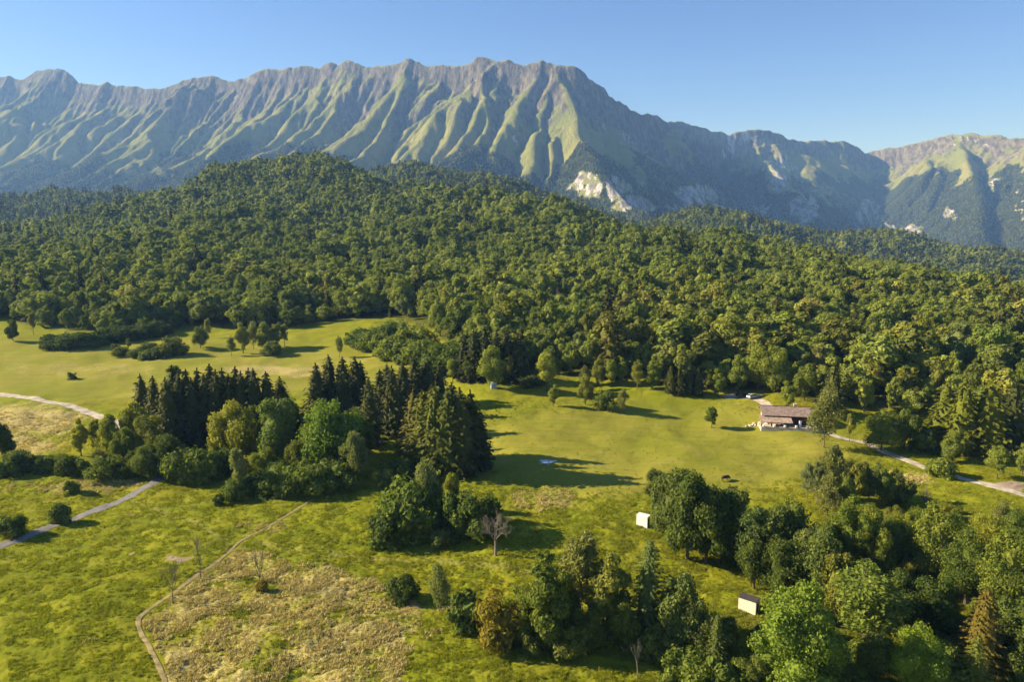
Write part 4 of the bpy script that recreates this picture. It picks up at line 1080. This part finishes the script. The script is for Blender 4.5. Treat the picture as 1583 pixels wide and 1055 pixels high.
# ------------------------------------------------------------------ house, sheds, cars and the small things
M['roof'] = plain_mat("roof_shingle", (0.25, 0.185, 0.15), 0.3, 1.2, 0.9)
M['roof2'] = plain_mat("porch_shingle", (0.36, 0.27, 0.20), 0.3, 1.2, 0.9)
M['plaster'] = plain_mat("white_plaster", (0.50, 0.42, 0.34), 0.2, 1.0)
M['white'] = plain_mat("white_paint", (0.80, 0.79, 0.76), 0.05, 2.0, 0.6)
M['cream'] = plain_mat("cream_boards", (0.72, 0.64, 0.50), 0.1, 3.0, 0.8)
M['timber'] = plain_mat("dark_timber", (0.075, 0.048, 0.034), 0.3, 3.0, 0.8)
M['stone'] = plain_mat("rubble_stone", (0.48, 0.43, 0.36), 0.3, 2.0, 0.95)
M['bluepaint'] = plain_mat("pale_blue_paint", (0.30, 0.40, 0.55), 0.08, 2.0, 0.6)
M['tarpaper'] = plain_mat("dark_roof_felt", (0.06, 0.055, 0.05), 0.2, 2.0, 0.9)
def gloss_mat(name, col, rough, metal=0.0):
    m, nt, b = new_mat(name)
    b.inputs["Base Color"].default_value = (*col, 1); b.inputs["Roughness"].default_value = rough; b.inputs["Metallic"].default_value = metal
    b.inputs["Specular IOR Level"].default_value = 0.5
    tc = N(nt, "ShaderNodeTexCoord"); f = noise(nt, tc.outputs["Object"], 4.0, 3)
    nt.links.new(mixc(nt, f, tuple(v * .85 for v in col), tuple(v * 1.1 for v in col)), b.inputs["Base Color"])
    return m
M['glass'] = gloss_mat("dark_glass", (0.02, 0.025, 0.03), 0.08)
M['carblue'] = gloss_mat("dark_blue_paint", (0.02, 0.03, 0.06), 0.25)
M['cargrey'] = gloss_mat("silver_paint", (0.45, 0.46, 0.48), 0.3)
M['tyre'] = plain_mat("tyre_rubber", (0.02, 0.02, 0.02), 0.2, 5, 0.9)
M['water'] = gloss_mat("puddle_water", (0.30, 0.36, 0.42), 0.03)
M['brown'] = plain_mat("dark_brown_hide", (0.055, 0.032, 0.024), 0.3, 2.0)

def place(px, py):
    return ground_at([px], [py])[0]

def build_house():
    p = place(1222, 660)
    e = empty("house", (p[0], p[1] + 4.0, p[2] + 0.1), math.radians(-9), (1, 1, .78))
    tag(e, "long brown-roofed house with white terrace wall beside the meadow", "house")
    w = MB(); w.box(-7.2, 7.6, -1.5, 4.6, -.6, 4.2); w.prism([(-7.2, 4.2), (7.6, 4.2), (7.6, 4.25), (-7.2, 4.25)], -1.5, 4.6)
    w.build("wall", M['plaster'], e)
    q = MB(); q.box(.9, 7.7, -1.56, -1.5, 0, 4.0); q.build("timber_front", M['timber'], e)
    gb = MB()
    for x in (-7.2, 7.4):
        gb.add([(x, -1.4, 4.27), (x, 4.5, 4.27), (x, 1.5, 6.0), (x + .2, -1.4, 4.27), (x + .2, 4.5, 4.27), (x + .2, 1.5, 6.0)], [(0, 2, 1), (3, 4, 5), (0, 3, 5, 2), (2, 5, 4, 1), (0, 1, 4, 3)])
    gb.build("gable", M['timber'], e)
    r = MB()
    r.slab([(-8.2, -3.4, 4.0), (9.0, -3.4, 4.0), (9.0, 1.5, 6.6), (-8.2, 1.5, 6.6)], .22)
    r.slab([(9.0, 5.5, 4.3), (-8.2, 5.5, 4.3), (-8.2, 1.52, 6.62), (9.0, 1.52, 6.62)], .22)
    ro = r.build("roof", M['roof'], e)
    c = MB(); c.box(2.6, 3.4, 2.0, 2.8, 5.4, 7.4); c.box(2.5, 3.5, 1.9, 2.9, 7.4, 7.6); c.build("chimney", M['stone'], ro)
    rd = MB(); rd.box(-8.2, 9.0, 1.38, 1.66, 6.60, 6.72); rd.build("ridge_cap", M['timber'], ro)
    pr = MB(); pr.slab([(-9.0, -6.4, 2.2), (0.8, -6.4, 2.2), (0.8, -2.2, 3.75), (-9.0, -2.2, 3.75)], .2)
    pr.build("porch_roof", M['roof2'], e)
    for x in (-8.6, -5.6, -2.5, .5):
        q = MB(); q.box(x - .16, x + .16, -6.0, -5.7, -.6, 2.45); q.build("porch_post", M['timber'], e)
    for x, z0 in ((-5.9, .9), (-3.2, .9), (-.4, .9), (4.4, 1.0)):
        q = MB(); q.box(x - .6, x + .6, -1.62, -1.45, z0, z0 + 1.3); f = q.build("window", M['timber'], e)
        q = MB(); q.box(x - .48, x + .48, -1.66, -1.60, z0 + .1, z0 + 1.2); q.build("pane", M['glass'], f)
    q = MB(); q.box(1.4, 2.4, -1.66, -1.52, -.1, 2.1); d = q.build("door", M['timber'], e)
    q = MB(); q.box(2.15, 2.3, -1.72, -1.64, .95, 1.05); q.build("handle", M['stone'], d)
    op = MB(); op.box(3.4, 7.2, -2.0, -1.52, -.2, .2); op.box(3.2, 7.5, -4.6, -4.3, 2.6, 2.9); op.build("balcony_beam", M['timber'], e)
    for x in (3.4, 7.2):
        q = MB(); q.box(x - .3, x + .3, -4.75, -4.2, -.8, 2.6); q.build("pillar", M['white'], e)
    t = MB(); t.box(-9.0, 8.0, -7.6, -7.2, -1.4, .75); t.box(8.0, 8.4, -7.6, -2, -1.4, .75); t.box(-9.0, 8.0, -7.2, -1.5, -1.4, -.02); t.build("terrace", M['plaster'], e)
    for k, x in enumerate((-8.2, -5.0, -1.8, 1.6, 4.9, 7.6)):
        q = MB(); q.box(x - .28, x + .28, -7.75, -7.05, .7, 1.5); q.build("terrace_pier", M['white'], e)
build_house()

def rubble(px, py, n, seed, label):
    """a low heap of pale stones: every stone a part"""
    g = np.random.default_rng(seed)
    p = place(px, py)
    e = empty("stone_heap", p); tag(e, label, "stones")
    kinds = []
    for k in range(3):
        v = ICO_V * g.uniform(.75, 1.2, (12, 1)) * np.array([.55, .45, .36]); me = mesh_np("stone", v, [ICO_F]); me.materials.append(M['stone']); kinds.append(me)
    for i in range(n):
        x, y = g.normal() * 2.2, g.normal() * .7
        o = bpy.data.objects.new("stone", kinds[i % 3]); COL.objects.link(o); o.parent = e
        o.location = (x, y, float(height(p[0] + x, p[1] + y) - p[2]) + .12); o.rotation_euler = (g.uniform(0, 3), 0, g.uniform(0, 6)); s = g.uniform(.7, 1.5); o.scale = (s, s, s)
rubble(1176, 657, 26, 3, "low heap of pale stones at the end of the house terrace")

def shed(px, py, wd, dp, hh, wall, roof, rz, name, label, cat, lowroof=.5, door=True):
    p = place(px, py)
    e = empty(name, (p[0], p[1], p[2]), rz)
    tag(e, label, cat)
    q = MB(); q.add([(-wd / 2, -dp / 2, -.3), (wd / 2, -dp / 2, -.3), (wd / 2, dp / 2, -.3), (-wd / 2, dp / 2, -.3), (-wd / 2, -dp / 2, hh), (wd / 2, -dp / 2, hh), (wd / 2, dp / 2, hh + lowroof), (-wd / 2, dp / 2, hh + lowroof)],
                    [(0, 3, 2, 1), (4, 5, 6, 7), (0, 1, 5, 4), (1, 2, 6, 5), (2, 3, 7, 6), (3, 0, 4, 7)])
    q.build("wall", wall, e)
    q = MB(); o = .05
    sl = lowroof / dp
    q.slab([(-wd / 2 - o, -dp / 2 - o, hh + .12 - sl * o), (wd / 2 + o, -dp / 2 - o, hh + .12 - sl * o), (wd / 2 + o, dp / 2 + o, hh + lowroof + .12 + sl * o), (-wd / 2 - o, dp / 2 + o, hh + lowroof + .12 + sl * o)], .09)
    q.build("roof", roof, e)
    if door:
        q = MB(); q.box(wd / 2 - .02, wd / 2 + .04, -.4, .4, 0, min(1.9, hh - .15)); d = q.build("door", M['timber'], e)
    return e
shed(994, 813, 2.6, 1.6, 2.4, M['white'], M['white'], math.radians(-32), "white_shed", "small bright white shed at the edge of the dark grove", "shed", .05)
shed(1157, 944, 3.2, 1.8, 2.3, M['cream'], M['tarpaper'], math.radians(-38), "cream_shed", "small cream shed with a dark roof edge among the lower trees", "shed", .15)
shed(763, 601, 2.0, 1.8, 1.9, M['bluepaint'], M['white'], math.radians(10), "blue_hut", "tiny pale blue hut under the big light green tree", "hut", .4)

def car(px, py, rz, paint, label):
    p = place(px, py)
    e = empty("parked_car", (p[0], p[1], p[2] + .08), rz); tag(e, label, "car", "cars parked by the house drive")
    q = MB(); q.prism([(-2.1, .35), (2.1, .35), (2.15, .75), (1.3, .95), (-2.0, 1.0), (-2.15, .7)], -.85, .85); q.build("body", paint, e)
    q = MB(); q.prism([(-1.85, 1.0), (.95, .97), (.35, 1.48), (-1.45, 1.5)], -.76, .76); c = q.build("cabin", M['glass'], e)
    q = MB(); q.prism([(-1.42, 1.5), (.33, 1.48), (.25, 1.54), (-1.35, 1.56)], -.72, .72); q.build("roof", paint, e)
    for x in (-1.3, 1.3):
        for y in (-.8, .8):
            q = MB(); q.tube([(x, y - .12, .33), (x, y + .12, .33)], [.33, .33], 10); q.build("wheel", M['tyre'], e)
car(1147, 614, .2, M['carblue'], "dark blue car parked on the gravel above the meadow")
car(1163, 616, .5, M['cargrey'], "silver car parked where the drive leaves the gravel")

def puddle(px, py, rx, ry, label):
    p = place(px, py)
    a = np.linspace(0, 2 * math.pi, 28, endpoint=False)
    rr = 1 + .22 * np.sin(a * 3 + 1) + .14 * np.sin(a * 5)
    x = p[0] + rx * rr * np.cos(a); y = p[1] + ry * rr * np.sin(a)
    z = float(np.max(height(x, y))) + .10
    V = np.concatenate([np.stack([x, y, np.full(28, z)], -1), np.stack([x, y, np.full(28, z - .6)], -1)])
    F = np.array([(i, i + 28, (i + 1) % 28 + 28, (i + 1) % 28) for i in range(28)])
    me = mesh_np("puddle", V, [F, np.arange(28)[None]])
    tag(put("puddle", me, None, M['water']), label, "water", None, "structure")
puddle(846, 715, 2.2, 1.4, "small bright puddle in the mown meadow")
puddle(752, 717, 1.3, 1.0, "puddle in the shade of the spruce stand")

def animal(px, py, label):
    p = place(px, py)
    g = np.random.default_rng(4)
    e = empty("grazing_animal", p, .4); tag(e, label, "animal")
    q = MB()
    q.tube([(-1.1, 0, 1.05), (-.9, 0, 1.12), (-.3, 0, 1.08), (.4, 0, 1.1), (.85, 0, 1.18), (1.15, 0, 1.0), (1.5, 0, .55), (1.75, 0, .3)], [.12, .38, .44, .43, .38, .26, .17, .10], 9)
    q.tube([(-1.15, 0, 1.2), (-1.3, 0, .7)], [.05, .03], 5)
    for x in (-.85, .75):
        for y in (-.22, .22):
            q.tube([(x, y, .95), (x - .06, y, .5), (x, y, -.02)], [.15, .09, .07], 6)
    q.build("body", M['brown'], e)
animal(1121, 744, "small dark brown animal on the mown meadow above the dark grove")

def pole(px, py, hpx, label):
    p = place(px, py); _, _, d = project(*p); h = hpx * d / FPX
    e = empty("utility_pole", p); tag(e, label, "pole")
    q = MB(); q.tube([(0, 0, -.4), (0, 0, h)], [.13, .09], 8); q.build("mast", M['cream'], e)
    q = MB(); q.box(-.7, .7, -.05, .05, h - .6, h - .48); q.build("crossarm", M['timber'], e)
pole(1512, 702, 42, "thin pale pole standing before the great dark conifers")
# ------------------------------------------------------------------ the woods on the hills
def nearest_taken(x, y):
    t = np.array(TAKEN)
    ok = np.ones(len(x), bool)
    for tx, ty, tr in t:
        ok &= np.hypot(x - tx, y - ty) > tr
    return ok

def forest_points(cell, y0, y1, seed):
    g = np.random.default_rng(seed)
    X, Y = np.meshgrid(np.arange(-0.78 * y1 - 60, 0.78 * y1 + 60, cell), np.arange(y0, y1, cell))
    X = X.ravel() + g.uniform(-.46, .46, X.size) * cell; Y = Y.ravel() + g.uniform(-.46, .46, Y.size) * cell
    m = np.abs(X) < 0.78 * Y + 40
    X, Y = X[m], Y[m]
    Z = height(X, Y)
    px, py, d = project(X, Y, Z)
    keep = py < edge_row(px) + 3 * perlin(X / 9, Y / 9, 55)
    # glades
    gl = fbm(X / 70, Y / 70, 57, 2)
    keep &= ~((gl > 0.62) & (Y < 420))
    for gx, gy, rx, ry in [(1385, 622, 45, 7), (575, 500, 60, 9), (470, 520, 80, 8), (610, 318, 14, 3)]:
        keep &= np.hypot((px - gx) / rx, (py - gy) / ry) > 1
    X, Y, Z, px, py, d = [a[keep] for a in (X, Y, Z, px, py, d)]
    return X, Y, Z, px, py, d

def horizon_test(X, Y, top):
    """keeps trees whose tops can be seen over the ground between, with some margin"""
    az = np.linspace(-0.80, 0.80, 321)
    yy = np.exp(np.linspace(math.log(120), math.log(2400), 260))
    A, YY = np.meshgrid(az, yy, indexing='ij')
    Hh = height(A * YY, YY) + 6 * (YY > 430)
    el = (Hh - CAMZ) / YY
    mx = np.maximum.accumulate(el, 1)
    i = np.clip(np.round((X / Y + .80) / 0.005).astype(int), 0, 320)
    j = np.clip(np.searchsorted(yy, Y * 0.97) - 1, 0, 259)
    return (top - CAMZ) / Y > mx[i, j] - 0.012

def scatter_object(name, label, X, Y, Z, S, WF, protos, pick, keepname):
    """one mass of trees: points that carry size and turn, with a coarse tree on each"""
    me = bpy.data.meshes.new(name)
    me.vertices.add(len(X)); me.vertices.foreach_set("co", np.stack([X, Y, Z], -1).astype(np.float32).ravel())
    a = me.attributes.new("scl", 'FLOAT_VECTOR', 'POINT'); a.data.foreach_set("vector", np.stack([S * WF, S * WF, S], -1).astype(np.float32).ravel())
    g = np.random.default_rng(len(X))
    a = me.attributes.new("rot", 'FLOAT_VECTOR', 'POINT'); a.data.foreach_set("vector", np.stack([0 * X, 0 * X, g.uniform(0, 6.28, len(X))], -1).astype(np.float32).ravel())
    a = me.attributes.new("idx", 'INT', 'POINT'); a.data.foreach_set("value", np.asarray(pick, np.int32))
    o = bpy.data.objects.new(name, me); COL.objects.link(o)
    coll = bpy.data.collections.new(keepname)
    for k, p in enumerate(protos):
        q = bpy.data.objects.new("%s_%02d" % (keepname, k), p); coll.objects.link(q)
    ng = bpy.data.node_groups.new(name + "_scatter", 'GeometryNodeTree')
    ng.interface.new_socket("Geometry", in_out='INPUT', socket_type='NodeSocketGeometry')
    ng.interface.new_socket("Geometry", in_out='OUTPUT', socket_type='NodeSocketGeometry')
    gi = ng.nodes.new("NodeGroupInput"); go = ng.nodes.new("NodeGroupOutput")
    ci = ng.nodes.new("GeometryNodeCollectionInfo"); ci.inputs["Collection"].default_value = coll
    ci.inputs["Separate Children"].default_value = True; ci.inputs["Reset Children"].default_value = True
    ip = ng.nodes.new("GeometryNodeInstanceOnPoints"); ip.inputs["Pick Instance"].default_value = True
    def at(nm, typ):
        n = ng.nodes.new("GeometryNodeInputNamedAttribute"); n.data_type = typ; n.inputs[0].default_value = nm
        return n.outputs[0]
    L = ng.links.new
    L(gi.outputs[0], ip.inputs["Points"]); L(ci.outputs[0], ip.inputs["Instance"])
    L(at("idx", 'INT'), ip.inputs["Instance Index"])
    L(at("rot", 'FLOAT_VECTOR'), ip.inputs["Rotation"]); L(at("scl", 'FLOAT_VECTOR'), ip.inputs["Scale"])
    L(ip.outputs[0], go.inputs[0])
    o.modifiers.new("scatter", 'NODES').node_group = ng
    return tag(o, label, None, None, "stuff")

def build_woods():
    g = np.random.default_rng(77)
    X1, Y1, Z1, px1, py1, d1 = forest_points(6.8, 200, 560, 1)
    X2, Y2, Z2, px2, py2, d2 = forest_points(8.6, 560, 2350, 2)
    X, Y, Z, px, py, d = [np.concatenate(p) for p in ((X1, X2), (Y1, Y2), (Z1, Z2), (px1, px2), (py1, py2), (d1, d2))]
    hgt = 12.0 + 3.0 * g.standard_normal(len(X)) + g.exponential(2.2, len(X)) + 4.0 * fbm(X / 60, Y / 60, 66, 2)
    hgt = np.clip(hgt, 5, 24) * np.interp(Y, [200, 300, 500, 800], [.85, 1.0, 1.15, 1.3])
    # lower, shrubby growth along the wood's edge
    hem = smooth(18, 2, edge_row(px) - py)
    hgt *= 1 - 0.35 * hem * g.uniform(0, 1, len(X))
    ok = horizon_test(X, Y, Z + hgt)
    near = Y < 420
    ok[near] &= nearest_taken(X[near], Y[near])
    X, Y, Z, px, py, d, hgt = [a[ok] for a in (X, Y, Z, px, py, d, hgt)]
    con = g.random(len(X)) < np.where(perlin(X / 80, Y / 80, 68) > 0.45, 0.22, 0.035) + np.where(Y > 1350, .22, 0)
    wf = g.uniform(.68, 1.38, len(X))
    inframe = (px > -40) & (px < PW + 40)
    size = np.where(inframe, hgt / d, 0)
    # the largest in view are trees of their own
    nb = sum(1 for o in bpy.data.objects if o.parent is None and o.name.split('.')[0] == 'broadleaf_tree')
    order = np.argsort(-size)
    nbroad, ncon = max(0, 292 - nb), 60
    single = np.zeros(len(X), bool)
    for i in order:
        if con[i] and ncon > 0: ncon -= 1; single[i] = True
        elif not con[i] and nbroad > 0: nbroad -= 1; single[i] = True
        if nbroad <= 0: break
    def beside(q):
        for lim, txt in ((150, "behind the long far hedge"), (330, "behind the scrub island"), (545, "behind the pale meadow-side trees"), (700, "above the bright shrubs"), (830, "behind the blue hut"),
                         (1010, "above the light yellow tree"), (1130, "behind the short conifers"), (1290, "behind the house"), (1430, "beyond the curve of the gravel road")):
            if q < lim: return txt
        return "behind the great dark conifers"
    for i in np.nonzero(single)[0]:
        t = g.uniform(.7, 1.3); tint = (t * g.uniform(.95, 1.2), t, t * g.uniform(.8, 1.2))
        where = beside(px[i])
        if con[i]:
            plant(X[i], Y[i], hgt[i] * 1.12, 'woodspruce', 1.0, tint, label="dark spruce at the wood's edge " + where, group="spruces at the wood's edge " + where)
        else:
            look = "dark green" if t < .88 else "light green" if t > 1.12 else "mid green"
            plant(X[i], Y[i], hgt[i], 'wood', wf[i], tint, variant=int(g.integers(0, 6)), label=look + " leafy tree at the wood's edge " + where, group=look + " trees at the wood's edge " + where)
    m = ~single & (Y < 900)
    pick = np.where(con, 6, np.array([0, 1, 2, 3, 4, 5])[g.choice(6, len(X), p=[.24, .2, .2, .2, .06, .10])])
    h0 = np.where(con, 17.0 / 1.12, 13.0)
    scatter_object("hillside_forest", "dense green forest covering the near hills", X[m], Y[m], Z[m] - .3, (hgt / h0)[m], wf[m], [p[0] for p in PROTO['wood']] + [PROTO['woodspruce'][0][0]], pick[m], "woodkit")
    m = ~single & (Y >= 900)
    pick = np.where(con, 5, g.choice(5, len(X), p=[.27, .24, .24, .08, .17]))
    h0 = np.where(con, 16.0 / 1.12, 13.0)
    scatter_object("distant_forest", "bluish forest on the hills farther back", X[m], Y[m], Z[m] - .3, (hgt / h0)[m] * 1.05, wf[m] * 1.05, [p[0] for p in PROTO['far']] + [PROTO['farspruce'][0][0]], pick[m], "farkit")
    print("woods", len(X), single.sum(), (~single & (Y < 900)).sum(), m.sum())
build_woods()

def build_mountain_woods():
    g = np.random.default_rng(5)
    st = 1
    n = MXg.size
    prob = smooth(.5, .75, MFOR + 0.35 * fbm(MXg / 90, MYg / 90, 150, 3)).ravel()
    px, py, d = project(MXg.ravel(), MYg.ravel(), MZg.ravel())
    m = (g.random(n) < prob * .75) & (px > -80) & (px < PW + 80) & (py < 420) & (MYg.ravel() < 5600)
    X = MXg.ravel()[m] + g.uniform(-6, 6, m.sum()); Y = MYg.ravel()[m] + g.uniform(-6, 6, m.sum()); Z = MZg.ravel()[m]
    hgt = g.uniform(10, 18, len(X)) * .95
    con = g.random(len(X)) < .45
    pick = np.where(con, 5, g.choice(5, len(X)))
    scatter_object("mountain_forest", "dark forest clinging to the mountain's lower slopes", X, Y, Z - 1.5, hgt / 13, np.ones(len(X)) * 1.15, [p[0] for p in PROTO['far']] + [PROTO['farspruce'][0][0]], pick, "highkit")
    print("mountain woods", len(X))
build_mountain_woods()

# ------------------------------------------------------------------ grass: tufts over the near meadow
def tuft(name, n, h, spread, mat, seed, lean=.5):
    g = np.random.default_rng(seed)
    V = []; F = []
    for i in range(n):
        a = g.uniform(0, 6.28); r = spread * math.sqrt(g.random()); p = np.array([r * math.cos(a), r * math.sin(a), -.03])
        b = g.uniform(0, 6.28); d = np.array([math.cos(b) * lean * g.random(), math.sin(b) * lean * g.random(), 1.0]) * h * g.uniform(.6, 1.2)
        s = np.array([-math.sin(b), math.cos(b), 0]) * h * .13
        k = len(V); V += [p - s, p + s, p + d * .6 + s * .7, p + d]; F.append((k, k + 1, k + 2, k + 3))
    me = mesh_np(name, np.array(V), [np.array(F)]); me.materials.append(mat)
    return me
M['grass'] = leaf_mat("grass_blades", (0.170, 0.200, 0.010), (0.265, 0.262, 0.018), .35, .3)
M['straw'] = leaf_mat("dry_grass_blades", (0.36, 0.295, 0.095), (0.52, 0.43, 0.19), .25, .3)
def build_grass():
    g = np.random.default_rng(9)
    n = 620000
    # even density on the ground out to 300 m, inside the view
    Y = np.sqrt(g.uniform(88 ** 2, 250 ** 2, n)); X = g.uniform(-.76, .76, n) * Y
    Y, X = Y[np.argsort(Y)], X[np.argsort(Y)]
    keepd = g.random(n) < np.interp(Y, [88, 140, 200, 250], [1, .75, .4, .12])
    X, Y = X[keepd], Y[keepd]
    Z = height(X, Y)
    px, py, d = project(X, Y, Z)
    m = (px > -30) & (px < PW + 30) & (py < PH + 30) & (lane_gap(X, Y) > .25)
    X, Y, Z = X[m], Y[m], Z[m]
    dry, mown, bare, fl, track, rough = zones(X, Y, Z)
    cl = fbm(X / 3.2, Y / 3.2, 44, 3)
    ok = (bare < .35) & (g.random(len(X)) < np.clip(.5 + 1.1 * cl, .06, 1) * (1 - .97 * mown) * (1 - .8 * track))
    X, Y, Z, dry = X[ok], Y[ok], Z[ok], dry[ok]
    isdry = g.random(len(X)) < smooth(.3, .7, dry + .5 * perlin(X / 4, Y / 4, 45))
    S = g.uniform(.55, 1.15, len(X)) * np.where(isdry, 1.05, .8)
    pick = np.where(isdry, 2 + g.integers(0, 2, len(X)), g.integers(0, 2, len(X)))
    protos = [tuft("grass_tuft_a", 9, .42, .30, M['grass'], 1), tuft("grass_tuft_b", 11, .36, .38, M['grass'], 2, .8), tuft("straw_tuft_a", 10, .50, .32, M['straw'], 3, 1.0), tuft("straw_tuft_b", 9, .42, .42, M['straw'], 4, 1.4)]
    scatter_object("meadow_grass", "tufts of green and straw-coloured grass over the meadow", X, Y, Z, S, np.ones(len(X)) * 1.1, protos, pick, "tuftkit")
    print("grass", len(X))
build_grass()
# ------------------------------------------------------------------ haze
def build_haze():
    mb = MB(); mb.box(-12500, 12500, -12500, 12500, min(-152.0, float(MZg.min()) - 1), float(MZg.max()) + 25)
    m = bpy.data.materials.new("haze_air"); m.use_nodes = True
    nt = m.node_tree
    nt.nodes.remove(nt.nodes["Principled BSDF"])
    v = N(nt, "ShaderNodeVolumePrincipled")
    v.inputs["Density"].default_value = 0.000078
    v.inputs["Color"].default_value = (0.24, 0.48, 1.0, 1)
    v.inputs["Absorption Color"].default_value = (1, 1, 1, 1)
    v.inputs["Anisotropy"].default_value = 0.1
    nt.links.new(v.outputs[0], nt.nodes["Material Output"].inputs["Volume"])
    o = mb.build("haze", m)
    tag(o, "thin blue haze filling the valley air", None, None, "stuff")
build_haze()
